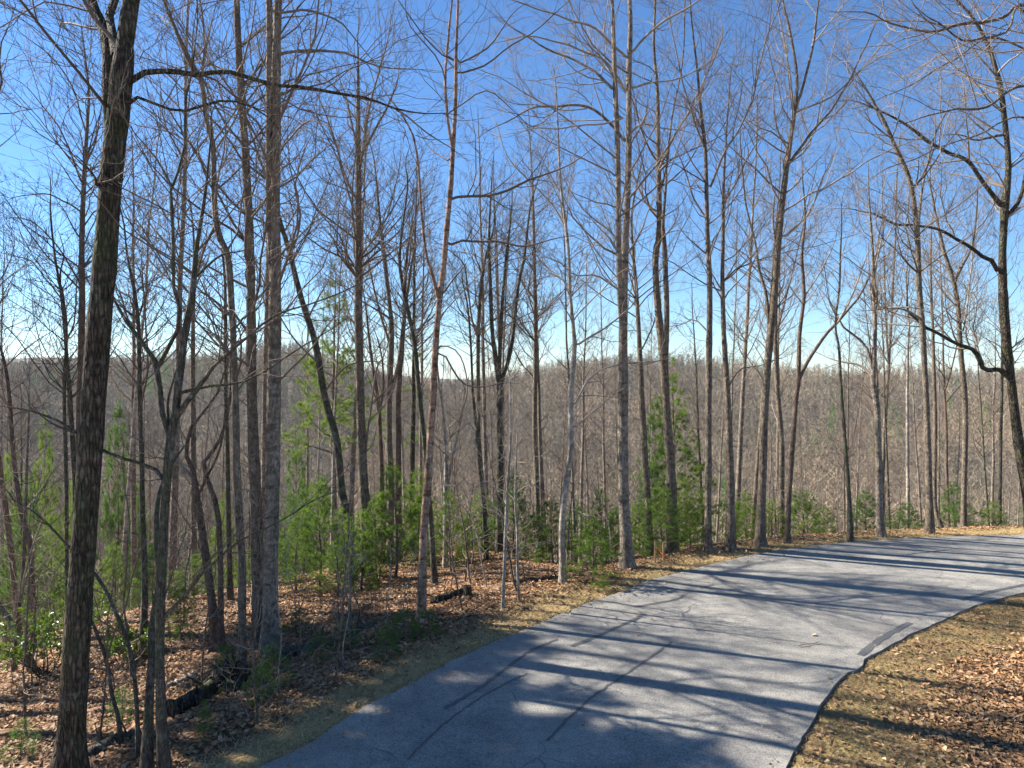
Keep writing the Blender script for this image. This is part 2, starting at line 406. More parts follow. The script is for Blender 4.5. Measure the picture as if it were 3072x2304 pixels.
LEFT = [(-26, -13), (-15, -2.0), (-9.0, 3.4), (-5.6, 6.4)] + [flat(*p) for p in
        [(567, 1659), (700, 1583), (837, 1500), (937, 1448), (1020, 1406), (1120, 1366), (1187, 1336), (1270, 1303), (1347, 1279),
         (1384, 1259), (1475, 1234), (1560, 1212), (1675, 1189), (1808, 1173), (1975, 1161), (2212, 1153)]] + [(24, 21.2), (40, 20.5), (70, 16), (110, 6)]
RIGHT = [(-18, -22), (-7.5, -9), (-2.0, -2.0), (1.4, 4.2)] + [flat(*p) for p in
        [(1697, 1659), (1775, 1523), (1815, 1466), (1830, 1452), (1852, 1449), (1867, 1437), (1869, 1424), (1908, 1403), (1975, 1366), (2025, 1343),
         (2108, 1306), (2212, 1279)]] + [(15.5, 16.0), (24, 16.4), (40, 15.6), (70, 11), (110, 1)]
LEFT = np.array(LEFT, float); RIGHT = np.array(RIGHT, float)

def sdist(X, Y, poly):
    """signed distance; positive on the left of the line"""
    best = np.full(X.shape, 1e9); sg = np.ones(X.shape)
    for (ax, ay), (bx, by) in zip(poly[:-1], poly[1:]):
        dx, dy = bx - ax, by - ay; L2 = dx * dx + dy * dy
        t = np.clip(((X - ax) * dx + (Y - ay) * dy) / L2, 0, 1)
        ex, ey = X - ax - t * dx, Y - ay - t * dy
        d = np.hypot(ex, ey); c = dx * ey - dy * ex
        m = d < best - 1e-9
        best = np.where(m, d, best); sg = np.where(m, np.sign(c), sg)
    return best * sg

def vnoise(X, Y, s, seed=0):
    g = np.random.default_rng(seed).random((257, 257))
    x, y = X / s + 1000.3, Y / s + 1000.7
    i, j = np.floor(x).astype(int), np.floor(y).astype(int)
    u, v = x - i, y - j; u = u * u * (3 - 2 * u); v = v * v * (3 - 2 * v)
    i &= 255; j &= 255
    return (g[i, j] * (1 - u) + g[i + 1, j] * u) * (1 - v) + (g[i, j + 1] * (1 - u) + g[i + 1, j + 1] * u) * v - 0.5

RPX = [-400, 0, 100, 230, 296, 345, 420, 480, 560, 640, 720, 850, 1024, 1500]
RPY = [362, 361, 361, 355, 343, 360, 376, 372, 354, 350, 362, 374, 365, 362]
def terrain(X, Y):
    X = np.asarray(X, float); Y = np.asarray(Y, float)
    d = sdist(X, Y, LEFT); dr = sdist(X, Y, RIGHT)
    pd = [0, .15, 1.3, 4, 12, 20, 30, 45, 80, 130, 175, 260, 360, 470, 560, 760, 1000, 1300, 1700, 3000]
    pz = [-.06, -.02, -.09, -.45, -1.85, -4.6, -8.8, -15, -27, -38, -43, -34, -20, -11, -13, -45, -50, -25, 0, -60]
    z = np.interp(d, pd, pz)
    pz2 = [-.06, -.02, -.10, -.95, -4.2, -7.5, -11.5, -17, -28, -40, -43, -34, -20, -11, -13, -45, -50, -25, 0, -60]
    m = np.clip((X + 0.5) / 3.5, 0, 1); m = m * m * (3 - 2 * m)
    z = z * (1 - m) + np.interp(d, pd, pz2) * m
    px = 512 + F * X / np.maximum(Y, 5.0)
    tp = np.interp(px, RPX, RPY)
    hr = (372 - tp) / F * 480
    z = z + hr * np.exp(-((d - 470) / 130) ** 2)
    tp2 = np.interp(px, [-400, 0, 200, 330, 480, 1500], [356, 357, 359, 368, 380, 380])
    z = z + ((372 - tp2) / F * 1700) * np.exp(-((d - 1700) / 350) ** 2)
    amp = np.clip((d - 0.8) / 6, 0, 1)
    z = z + amp * (0.45 * vnoise(X, Y, 5.0, 1) + 0.16 * vnoise(X, Y, 1.3, 2))
    z = z + np.clip((d - 40) / 100, 0, 1) * 10 * vnoise(X, Y, 90, 3)
    # right of the road: a shallow, lumpy verge
    rr = -dr
    zr = -0.035 - 0.10 * np.exp(-((rr - 2.8) / 1.1) ** 2) + 0.07 * vnoise(X, Y, 1.6, 4) * np.clip(rr / 1.0, 0, 1) + 0.10 * np.clip(rr - 5, 0, 30)
    road = (d < 0.0) & (dr > 0.0)
    z = np.where(d >= 0, z, np.where(road, -0.09, zr))
    return z

def gz(x, y): return float(terrain(np.array([x]), np.array([y]))[0])
_ys = np.concatenate([np.arange(4, 40, 0.04), np.arange(40, 300, 0.5)])
def hit(x, y):
    a, b = ray(x, y)
    z = terrain(a * _ys, _ys); rz = CAMZ + b * _ys
    k = np.argmax(rz <= np.maximum(z, -99)); Y = _ys[k] if (rz <= z).any() else 60.0
    return np.array([a * Y, Y, gz(a * Y, Y)])

# ------------------------------------------------------------------ ground
u = np.linspace(-1, 1, 460)
gx = 2200 * np.sinh(8.2 * u) / np.sinh(8.2) + 0.0
gy = 12 + 2200 * np.sinh(8.2 * u) / np.sinh(8.2)
gy = gy[gy > -120]
GX, GY = np.meshgrid(gx, gy, indexing='ij')
GZ = terrain(GX, GY)
V = np.stack([GX, GY, GZ], -1).reshape(-1, 3)
ni, nj = GX.shape
i, j = np.meshgrid(np.arange(ni - 1), np.arange(nj - 1), indexing='ij')
b0 = (i * nj + j).ravel()
me = make_mesh('ground', V, np.stack([b0, b0 + nj, b0 + nj + 1, b0 + 1], -1), None, 'ground')
ca = me.color_attributes.new('surf', 'FLOAT_COLOR', 'POINT')
d = sdist(GX, GY, LEFT); dr = -sdist(GX, GY, RIGHT)
wob = 0.5 * vnoise(GX, GY, 1.5, 8) + 0.3 * vnoise(GX, GY, .5, 9)
lf = np.clip((dr - 1.1 + 1.4 * vnoise(GX, GY, 1.4, 12)) / 1.2, 0, 1) * 0.9
tf = np.where(dr > 0, 1 - lf, 0)
sw = np.where((d > -0.3) & (d < 4) & (dr < 0), np.clip((1.4 + wob + np.clip((GX - 0) / 8, -0.5, 0.5) - d) / 0.35, 0, 1), 0)
ff = np.clip((np.hypot(GX, GY) - 60) / 80, 0, 1)
c = np.stack([tf, sw, ff, np.ones_like(d)], -1).reshape(-1, 4).astype(np.float32)
ca.data.foreach_set('color', c.ravel())
g = bpy.data.objects.new('ground', me); COL.objects.link(g); tag(g, kind='structure')

# road
def resample(P, n, seg=None):
    P = np.asarray(P); s = np.concatenate([[0], np.cumsum(np.hypot(*np.diff(P, axis=0).T))])
    t = np.linspace(0, s[-1], n); return np.stack([np.interp(t, s, P[:, 0]), np.interp(t, s, P[:, 1])], -1)
def smooth_line(P, it=2):
    P = np.asarray(P)
    for _ in range(it):
        q = 0.75 * P[:-1] + 0.25 * P[1:]; r = 0.25 * P[:-1] + 0.75 * P[1:]
        P = np.vstack([P[:1], np.stack([q, r], 1).reshape(-1, 2), P[-1:]])
    return P
def road_grid():
    Ls = smooth_line(LEFT, 2); Rs = RIGHT
    n, mcols = 2600, 20
    A = resample(Ls, n); B = resample(Rs, n)
    A = A + np.stack([0.07 * vnoise(A[:, 0], A[:, 1], .5, 21), 0.07 * vnoise(A[:, 0], A[:, 1], .6, 22)], -1)
    B = B + np.stack([0.05 * vnoise(B[:, 0], B[:, 1], .35, 23), 0.05 * vnoise(B[:, 0], B[:, 1], .4, 24)], -1)
    t = np.linspace(0, 1, mcols)[None, :, None]
    XY = A[:, None] * (1 - t) + B[:, None] * t
    Z = 0.02 * vnoise(XY[..., 0], XY[..., 1], 2.5, 25)
    Z[:, 0] *= 0.3
    V = np.concatenate([XY, Z[..., None]], -1)
    # skirts at both edges
    sk0 = V[:, :1].copy(); sk0[..., 2] -= 0.14
    sk1 = V[:, -1:].copy(); sk1[..., 2] -= 0.20
    V = np.concatenate([sk0, V, sk1], 1)
    nc = mcols + 2
    i, j = np.meshgrid(np.arange(n - 1), np.arange(nc - 1), indexing='ij'); b0 = (i * nc + j).ravel()
    return V.reshape(-1, 3), np.stack([b0, b0 + 1, b0 + nc + 1, b0 + nc], -1)
rv, rf_ = road_grid()
road = bpy.data.objects.new('road', make_mesh('road', rv, rf_[:, ::-1], None, 'asphalt', smooth=False)); COL.objects.link(road)
tag(road, kind='structure')
def tar_strip(px, wd):
    P = np.array([flat(*p) for p in px]); 
    Q = smooth_line(P, 2); n = max(12, int(np.hypot(*np.diff(Q, axis=0).T).sum() / 0.08)); Q = resample(Q, n)
    T = np.gradient(Q, axis=0); T /= np.hypot(T[:, 0], T[:, 1])[:, None]; Nn = np.stack([-T[:, 1], T[:, 0]], -1)
    ww = wd * (0.75 + 0.9 * np.abs(vnoise(np.arange(n) * 1.0, np.zeros(n), 5.0, int(px[0][0])))) 
    c = Q + Nn * (0.03 * R.normal(size=n))[:, None] * 0.3
    A = c + Nn * ww[:, None] / 2; B = c - Nn * ww[:, None] / 2
    V = np.zeros((n, 2, 3)); V[:, 0, :2] = A; V[:, 1, :2] = B
    V[..., 2] = 0.02 * vnoise(V[..., 0], V[..., 1], 2.5, 25) + 0.006
    b = np.arange(n - 1) * 2
    o = bpy.data.objects.new('tar_seal', make_mesh('tar_seal', V.reshape(-1, 3), np.stack([b, b + 1, b + 3, b + 2], -1), None, 'tar')); COL.objects.link(o)
    o.parent = road; o['kind'] = 'structure'
for px, wd in [([(1235, 1397), (1290, 1375), (1340, 1352), (1375, 1335), (1393, 1326)], .13),
               ([(1370, 1312), (1420, 1303), (1465, 1295), (1476, 1286)], .11),
               ([(1205, 1381), (1150, 1402), (1090, 1446), (1030, 1490), (960, 1530)], .10),
               ([(1452, 1386), (1385, 1435), (1320, 1478), (1270, 1512), (1180, 1600)], .07),
               ([(1858, 1416), (1895, 1385), (1930, 1366), (1965, 1345)], .20),
               ([(2075, 1296), (2110, 1286), (2150, 1275), (2212, 1263), (2290, 1250)], .16),
               ([(1512, 1271), (1542, 1263)], .09), ([(1955, 1198), (1990, 1195), (2042, 1189)], .08),
               ([(880, 1640), (960, 1560), (1060, 1490), (1140, 1455)], .04)]:
    tar_strip(px, wd * .75)

# ------------------------------------------------------------------ traced trees
def stem_world(pts, Y, dy=0.0, ref=None):
    """pixel trace -> world points with radius, drifting dy metres in depth along the trace"""
    n = len(pts); o = []
    w_last = 10
    for k, p in enumerate(pts):
        t = k / max(n - 1, 1); Yk = Y + dy * t
        wd = p[2] if len(p) > 2 else w_last
        w_last = wd
        q = at_depth(p[0], p[1], Yk); o.append([q[0], q[1], q[2], wd * S / F * Yk / 2 / math.hypot(1, q[0] / Yk)])
    return np.array(o)

def fillw(pts, w0, w1):
    n = len(pts); return [(p[0], p[1], p[2] if len(p) > 2 else w0 + (w1 - w0) * k / max(n - 1, 1)) for k, p in enumerate(pts)]

HERO_POS = []
def hero(label, stems, limbs=(), base=None, Y=None, bark='greybrown', twig='twiggrey', crown=500, dens=1.15, nlimb=18, limb_len=(1.2, 3.4), top=6.0,
         seed=1, name='bare_tree', low=0, ang=(35, 65), rmin=0.003, group=None, fine=True, mark=None, flare=1.6, tilt=None):
    rng = np.random.default_rng(seed * 77 + 5)
    if base is not None: Y = float(hit(*base)[1])
    s0 = stem_world(stems[0], Y)
    bx = s0[0][0]; zg = gz(bx, Y)
    root = empty(name, (bx, Y, zg)); tag(root, label, 'tree', group)
    O = np.array([bx, Y, zg])
    tr = MB(); carriers = []
    for k, st in enumerate(stems):
        dy = rng.uniform(-0.25, 0.25) if k == 0 else rng.uniform(-0.6, 0.9)
        W = stem_world(st, Y, dy)
        if k > 0:
            best = min(((abs(c[0] + O[0] - W[0, 0]) + abs(c[2] + O[2] - W[0, 2]), tuple(c)) for C_ in carriers for c in C_), key=lambda v: v[0])
            if best[0] < 1.0 and W[0, 2] > zg + 1.0:
                c = best[1]; W = stem_world(st, c[1] + O[1], dy); W[0, :3] = [(W[0, 0] + c[0] + O[0]) / 2, c[1] + O[1], W[0, 2]]
        if k == 0:
            r = W[0, 3]
            zb = gz(W[0, 0], W[0, 1])
            if W[0, 2] > zb + 0.35: W = np.vstack([[W[0, 0], W[0, 1], zb - 0.2, r], W])
            else: W[0, 2] = zb - 0.2
        elif W[0, 2] < gz(W[0, 0], W[0, 1]) + 0.5:
            W[0, 2] = gz(W[0, 0], W[0, 1]) - 0.2
        if st[-1][1] < 25 and top > 0:   # the tree goes on above the picture
            dv = unit(W[-1, :3] - W[-2, :3]); h = top * rng.uniform(0.75, 1.1)
            tp1 = W[-1, :3] + (dv + rng.normal(0, .06, 3)) * h * 0.5; tp2 = tp1 + unit(dv + rng.normal(0, .12, 3) + np.array([0, 0, .3])) * h * 0.5
            W = np.vstack([W, [*tp1, W[-1, 3] * .6], [*tp2, W[-1, 3] * .2]])
        else:
            dv = unit(W[-1, :3] - W[-2, :3]); h = np.clip(W[-1, 3] * 55, .6, 3.0)
            e1 = W[-1, :3] + unit(dv + rng.normal(0, .12, 3)) * h * .5; e2 = e1 + unit(dv + rng.normal(0, .25, 3) + np.array([0, 0, .2])) * h * .5
            W = np.vstack([W, [*e1, W[-1, 3] * .6], [*e2, .004]])
        L = np.linalg.norm(np.diff(W[:, :3], axis=0), axis=1).sum()
        K = int(np.clip(L / 0.28, 10, 70))
        C = catmull(W, K)
        wob = np.cumsum(rng.normal(0, 0.006, (K, 2)), axis=0); wob -= np.linspace(0, 1, K)[:, None] * wob[-1]
        C[:, :2] += wob * 0.4
        if W[0, 2] < zg + 0.6:
            h = C[:, 2] - C[0, 2]; C[:, 3] *= 1 + (flare - 1) * np.exp(-np.maximum(h - 0.15, 0) / 0.28)
        C[:, 3] *= 1 + 0.035 * rng.normal(size=K)
        C[:, :3] -= O
        tr.tubes(C[None, :, :3], C[None, :, 3], 12 if W[0, 3] > .08 else 7)
        carriers.append(C)
    tr.obj('trunk', bark, root)
    # traced limbs are parts of their own
    LP = []
    for k, lb in enumerate(limbs):
        W = stem_world(lb, Y, 0); dyl = rng.uniform(-1.3, 1.3)
        best = min(((abs(c[0] + O[0] - W[0, 0]) + 1.3 * abs(c[2] + O[2] - W[0, 2]), tuple(c)) for C_ in carriers for c in C_), key=lambda v: v[0])
        if best[0] < 1.5:
            c = best[1]; W = stem_world(lb, c[1] + O[1], dyl); W = np.vstack([[c[0] + O[0], c[1] + O[1], c[2] + O[2] - .03, W[0, 3]], W]) if abs(c[0] + O[0] - W[0, 0]) > .02 else W
        dv = unit(W[-1, :3] - W[-2, :3]); h = np.clip(W[-1, 3] * 60, .4, 1.6); e1 = W[-1, :3] + unit(dv + rng.normal(0, .25, 3)) * h
        W = np.vstack([W, [*e1, .004]])
        L = np.linalg.norm(np.diff(W[:, :3], axis=0), axis=1).sum(); K = int(np.clip(L / 0.2, 8, 40))
        C = catmull(W, K); C[:, :3] += np.cumsum(rng.normal(0, 0.006, (K, 3)), axis=0); C[:, :3] -= O
        C[:, 3] = np.maximum(C[:, 3], 0.004); C[:, 2] += .02 * np.sin(np.arange(K) * rng.uniform(.8, 1.4))
        mb = MB(); mb.tubes(C[None, :, :3], C[None, :, 3], 7); mb.obj('limb', bark if lb[0][2] > 6 else twig, root)
        idx = np.linspace(0, K - 1, 8).astype(int); LP.append(C[idx])
    # untraced limbs and twigs
    cr = MB(); L1 = []; R1 = []
    zc = CAMZ + (HOR - crown * S) / F * Y - zg
    P0, D, L, r = [], [], [], []
    tot = sum(np.linalg.norm(np.diff(C[C[:, 2] > zc][:, :3], axis=0), axis=1).sum() for C in carriers) + 1e-6
    for C in carriers:
        U = C[C[:, 2] > zc]
        if len(U) < 3: continue
        ln = np.linalg.norm(np.diff(U[:, :3], axis=0), axis=1).sum()
        n = max(2, int(round(1.15 * nlimb * ln / tot)))
        for t in np.sort(rng.random(n)):
            k = int(t * (len(U) - 2)); az = rng.uniform(0, 2 * math.pi); e = math.radians(rng.uniform(*ang))
            T = unit(U[k + 1, :3] - U[k, :3])
            dv = T * math.cos(e) + np.array([math.cos(az), math.sin(az), 0]) * math.sin(e)
            P0.append(U[k, :3]); D.append(dv); L.append(rng.uniform(*limb_len) * (1.45 - 0.75 * t)); r.append(np.clip(U[k, 3] * 0.36, 0.007, 0.034))
    if P0:
        P, Rr = grow(np.array(P0), np.array(D), np.array(L), np.array(r), 8, rng, 0.16, 0.07, 0.12)
        cr.tubes(P, Rr, 5); L1.append(P); R1.append(Rr)
    if LP:
        P = np.array(LP)[:, :, :3]; Rr = np.array(LP)[:, :, 3]; L1.append(P); R1.append(Rr)
    if low:
        P0, D, L = [], [], []
        for _ in range(low):
            C = carriers[rng.integers(len(carriers))]; k = rng.integers(int(len(C) * .12), int(len(C) * .8)); az = rng.uniform(0, 6.28)
            P0.append(C[k, :3]); D.append([math.cos(az), math.sin(az), rng.uniform(-.1, .5)]); L.append(rng.uniform(.4, 1.5))
        P, Rr = grow(np.array(P0), np.array(D), np.array(L), np.full(low, .007), 8, rng, 0.22, 0.03)
        cr.tubes(P, Rr, 4); L1.append(P); R1.append(Rr)
    if L1:
        twigs(cr, np.concatenate(L1), np.concatenate(R1), rng, dens, rmin=rmin, fine=fine)
        cr.obj('crown', twig, root)
    HERO_POS.append((bx, Y))
    return root

# 1 the big furrowed trunk at the left
hero('thick dark furrowed oak trunk nearest the camera at left, forking near the top', [
    [(148, 1700, 68), (149, 1659, 67), (160, 1480, 62), (172, 1300, 58), (186, 1106, 57), (205, 820, 56), (227, 553, 54), (238, 400, 52), (256, 230, 52), (268, 110, 44), (282, 0, 38)],
    [(235, 330, 20), (232, 200, 26), (235, 110, 30), (224, 62, 25), (208, 25, 22), (198, -5, 22)],
    [(238, 120, 24), (243, 60, 20), (247, 0, 19)]],
    [[(280, 180, 16), (315, 160, 14), (375, 155, 12), (430, 166, 12), (500, 163, 10), (560, 176, 9), (610, 192, 8), (700, 197, 7), (780, 214, 6), (880, 240, 4)],
     [(276, 232, 12), (292, 212, 8), (330, 224, 7), (390, 240, 6), (450, 226, 6), (500, 221, 5), (560, 245, 4), (600, 280, 3)],
     [(228, 215, 6), (200, 212, 4), (172, 210, 3), (140, 250, 2)],
     [(210, 400, 14), (205, 392, 10), (203, 385, 5)]],
    base=(150, 1695), bark='oak', twig='twig', crown=260, nlimb=22, limb_len=(2, 4.5), top=9, seed=1, dens=1.0, mark='big oak')
# 2 mossy many-stemmed tree in front
hero('mossy dark tree with twin lower trunks and many limbs, right of the thick oak', [
    [(356, 1659, 25), (348, 1500, 23), (346, 1406, 22), (350, 1240, 22), (357, 1106, 20), (364, 1010, 22), (371, 940, 20), (382, 886, 18), (387, 820, 20), (397, 736, 18), (413, 653, 17), (420, 586, 13), (424, 533, 11), (443, 417, 7), (455, 300, 4)],
    [(315, 1659, 27), (322, 1520, 20), (327, 1440, 20), (330, 1340, 18), (345, 1260, 16)],
    [(367, 945, 15), (350, 886, 13), (340, 793, 14), (313, 746, 10), (273, 693, 9), (247, 646, 6), (225, 590, 4)],
    [(342, 800, 10), (367, 746, 10), (388, 703, 9), (390, 670, 9), (377, 643, 8), (375, 553, 8), (373, 467, 7), (370, 407, 6), (397, 333, 6), (400, 217, 5), (413, 160, 4), (425, 60, 3), (425, 0, 3)],
    [(366, 930, 8), (363, 870, 6), (380, 803, 4)]],
    [[(383, 900, 14), (433, 836, 12), (467, 786, 8), (530, 740, 6), (610, 686, 5), (737, 646, 3)],
     [(436, 838, 8), (517, 820, 5), (600, 775, 4), (673, 726, 3)],
     [(352, 1025, 10), (300, 1003, 8), (217, 970, 7), (110, 910, 6), (50, 886, 5), (0, 881, 4), (-40, 885, 3)],
     [(355, 1333, 10), (400, 1286, 8), (443, 1230, 7), (520, 1173, 5), (600, 1126, 4), (690, 1080, 3)],
     [(370, 400, 5), (340, 350, 4), (300, 300, 3), (280, 270, 3)],
     [(420, 600, 7), (470, 560, 5), (500, 540, 4)]],
    base=(335, 1668), bark='dark', twig='twig', crown=640, nlimb=26, limb_len=(1.2, 3.2), top=4, seed=2, low=8, mark='mossy twin')
# 3 arching thin stems between
hero('thin bare stem arching over to the left between the oak and the twin-trunked tree', [
    [(303, 1640, 11), (293, 1506, 10), (283, 1413, 10), (257, 1340, 10), (217, 1256, 8), (143, 1176, 6), (83, 1113, 5), (30, 1080, 3)]], (),
    base=(303, 1645), bark='dark', twig='twig', crown=1500, nlimb=12, limb_len=(.5, 1.6), seed=3, rmin=.003)
hero('short crooked dark stem close to the right side of the thick oak', [
    [(267, 1600, 10), (255, 1550, 9), (243, 1506, 9), (230, 1426, 9), (207, 1363, 8), (196, 1340, 7)]],
    [[(230, 1430, 6), (245, 1370, 5), (270, 1300, 4), (290, 1220, 3)]],
    base=(267, 1610), bark='dark', twig='twig', crown=1500, nlimb=7, limb_len=(.5, 1.4), seed=4)
# 4 the row of grey trunks
hero('slim sinuous trunk, leftmost of the three tall grey trunks standing close together', [
    [(523, 1456, 19), (523, 1240, 18), (517, 1086, 17), (508, 820, 15), (502, 686, 15), (492, 553, 15), (470, 500, 15), (462, 417, 13), (460, 317, 12), (443, 250, 11), (437, 183, 10), (417, 150, 10), (390, 93, 10), (367, 33, 8), (353, -5, 8)]],
    [[(470, 480, 8), (450, 520, 6), (430, 570, 5)], [(462, 330, 5), (500, 270, 4), (530, 200, 4), (570, 120, 3)],
     [(436, 170, 5), (438, 80, 5), (430, 0, 4)]],
    base=(523, 1456), bark='greybrown', crown=900, nlimb=34, seed=5, top=5, low=10, limb_len=(1.0, 3.0), mark='sinuous trunk')
hero('straight dark-sided tall trunk, middle one of the three tall grey trunks', [
    [(560, 1400, 30), (556, 1240, 27), (553, 1106, 26), (548, 1000, 26), (542, 820, 23), (539, 553, 19), (533, 400, 18), (520, 200, 18), (511, 0, 14)]],
    [[(536, 480, 6), (570, 440, 5), (600, 380, 4)], [(520, 180, 6), (480, 150, 5), (430, 140, 4), (380, 150, 3)],
     [(524, 240, 5), (555, 265, 5), (575, 300, 4)]],
    base=(560, 1400), bark='greybrown', crown=800, nlimb=30, seed=6, top=7, low=10, limb_len=(1.0, 3.2), mark='middle trunk')
hero('stoutest and rightmost of the three tall grey trunks, light grey with a fused second stem', [
    [(583, 1406, 38), (585, 1240, 33), (588, 1086, 32), (592, 820, 31), (594, 553, 25), (594, 400, 21), (596, 200, 20), (600, 0, 18)],
    [(583, 600, 14), (580, 450, 13), (580, 333, 13), (580, 170, 13), (579, 0, 13)]],
    [[(606, 118, 7), (680, 110, 6), (740, 116, 5), (790, 135, 4), (853, 152, 3)],
     [(606, 210, 8), (640, 195, 6), (690, 196, 5), (760, 212, 4), (840, 232, 4), (935, 298, 3)],
     [(604, 330, 5), (625, 300, 4), (670, 265, 3)], [(606, 30, 6), (660, 20, 5), (720, 40, 4), (760, 80, 3)],
     [(560, 185, 5), (520, 230, 4), (470, 220, 4)], [(596, 830, 5), (660, 760, 4), (690, 720, 3)]],
    base=(583, 1406), bark='grey', crown=700, nlimb=32, seed=7, top=8, low=10, limb_len=(1.2, 3.5), mark='stout trunk')
hero('pale slim trunk just left of the stout grey trunk, lit along its left side', [
    [(548, 1385, 13), (549, 1240, 12), (545, 1106, 11), (540, 1000, 10), (538, 900, 8), (535, 760, 6)]], (),
    Y=17.5, bark='pale', crown=900, nlimb=8, limb_len=(.6, 1.6), seed=8, top=0)
hero('low fork of two dark mossy stems with rusty bark, left of the three tall trunks', [
    [(467, 1402, 24), (462, 1345, 20), (447, 1223, 17), (430, 1106, 15), (415, 1010, 11), (403, 986, 9), (410, 930, 8), (440, 890, 6), (470, 850, 5), (485, 800, 3)],
    [(475, 1400, 20), (477, 1340, 15), (477, 1240, 13), (470, 1106, 12), (450, 1040, 10), (440, 1000, 9), (470, 960, 8), (490, 900, 6), (500, 830, 5)]],
    [[(430, 1070, 7), (447, 1030, 6), (478, 960, 5), (487, 880, 3)], [(405, 975, 5), (380, 950, 4), (380, 900, 3)]],
    base=(470, 1402), bark='red', twig='twigpale', crown=1050, nlimb=20, limb_len=(.8, 2.2), seed=9, top=0, low=4, mark='rusty fork')
hero('dark leaning trunk slanting up to the left, in front of the pale green tall pine', [
    [(765, 1268, 15), (762, 1200, 17), (748, 1106, 18), (737, 1053, 18), (727, 953, 17), (700, 853, 16), (680, 740, 15), (653, 653, 13), (627, 553, 12), (605, 480, 10), (590, 420, 8), (560, 340, 5), (540, 280, 4)]],
    [[(690, 790, 5), (640, 740, 4), (600, 680, 3)], [(700, 850, 5), (740, 800, 4), (790, 780, 3)], [(627, 553, 6), (650, 470, 5), (640, 400, 4), (655, 330, 3)]],
    Y=20.0, bark='dark', crown=700, nlimb=20, seed=10, top=0, low=8, mark='leaning trunk')
hero('tall straight trunk with a fan of fine branches, right of the dark leaning trunk', [
    [(792, 1140, 28), (786, 1053, 23), (780, 900, 19), (777, 820, 18), (774, 686, 17), (773, 553, 16), (774, 433, 14), (774, 333, 12), (774, 240, 9), (774, 117, 4), (772, 90, 3)]],
    [[(776, 340, 7), (815, 270, 5), (840, 220, 4), (855, 180, 3)], [(772, 440, 6), (745, 380, 5), (720, 300, 4), (700, 240, 3)],
     [(775, 380, 6), (795, 250, 5), (815, 170, 4), (835, 100, 3)], [(787, 1010, 5), (800, 900, 4), (815, 800, 4), (830, 770, 3)], [(772, 330, 5), (758, 250, 4), (745, 200, 3)]],
    Y=20.5, bark='greybrown', crown=620, nlimb=30, seed=11, top=0, low=8, limb_len=(1.5, 3.6), mark='fan-topped trunk')
hero('leaning reddish tree with pale peeling bark, splitting in two high up, in the middle', [
    [(909, 1345, 21), (917, 1139, 18), (924, 1053, 17), (937, 853, 15), (944, 720, 13), (950, 646, 13), (959, 570, 12), (964, 500, 12), (974, 400, 11), (980, 300, 9), (984, 200, 8), (984, 117, 7), (989, 0, 5)],
    [(979, 325, 7), (967, 260, 6), (962, 167, 6), (970, 67, 5), (977, 0, 4)],
    [(947, 650, 8), (934, 590, 7), (922, 553, 6), (912, 470, 6), (900, 323, 5), (880, 267, 4), (854, 227, 3)]],
    [[(979, 428, 6), (1047, 423, 6), (1090, 412, 5), (1137, 393, 5), (1214, 362, 3)],
     [(970, 534, 6), (997, 521, 5), (1070, 522, 5), (1120, 530, 4), (1170, 523, 3)],
     [(990, 162, 4), (1037, 147, 4), (1090, 110, 3), (1137, 80, 3), (1200, 30, 2)],
     [(990, 138, 4), (1047, 107, 4), (1085, 65, 3), (1110, 23, 2)],
     [(980, 133, 4), (954, 120, 3), (920, 80, 3), (897, 53, 3), (857, 0, 2)],
     [(966, 255, 3), (954, 148, 3), (915, 95, 3), (880, 40, 2)], [(972, 350, 4), (950, 335, 3), (925, 312, 2)],
     [(966, 248, 3), (1000, 228, 3), (1055, 194, 3), (1100, 232, 2)], [(943, 770, 5), (960, 772, 4), (1000, 830, 4), (1040, 842, 3)],
     [(944, 750, 4), (990, 760, 3), (1010, 840, 3)]],
    base=(909, 1345), bark='peel', twig='twig', crown=640, nlimb=12, limb_len=(.8, 2.4), seed=12, top=3, low=6, dens=.8, mark='peeling tree')
hero('dark thin trunk partly hidden just right of the peeling reddish tree\'s foot', [
    [(940, 1300, 13), (930, 1123, 12), (917, 953, 11), (904, 836, 11), (897, 753, 10), (884, 686, 9), (867, 603, 8), (862, 553, 7), (870, 480, 5), (880, 400, 4)]],
    [[(897, 753, 4), (910, 700, 3), (940, 640, 3)], [(872, 620, 5), (885, 560, 4), (893, 500, 3)]],
    Y=18.0, bark='dark', crown=760, nlimb=18, seed=13, top=0, low=6)
hero('straight pale birch-like sapling standing at the grass edge, left of its thinner twin', [
    [(1085, 1315, 8), (1090, 1200, 7), (1092, 1139, 7), (1095, 1053, 5), (1102, 953, 4), (1102, 836, 3)]], (),
    base=(1085, 1315), bark='pale', twig='twigpale', crown=1140, nlimb=14, limb_len=(.5, 1.3), seed=14, top=0, low=5, name='bare_sapling', flare=1.1)
hero('thinner of two pale birch-like saplings by the road shoulder, the right one', [
    [(1122, 1300, 6), (1117, 1200, 6), (1117, 1156, 5), (1112, 1080, 5), (1114, 1020, 4), (1116, 960, 3)]],
    [[(1112, 1068, 3), (1150, 1050, 3), (1190, 1075, 2), (1220, 1090, 2)]],
    base=(1122, 1300), bark='pale', twig='twigpale', crown=1140, nlimb=10, limb_len=(.5, 1.1), seed=15, top=0, low=4, name='bare_sapling', flare=1.1)
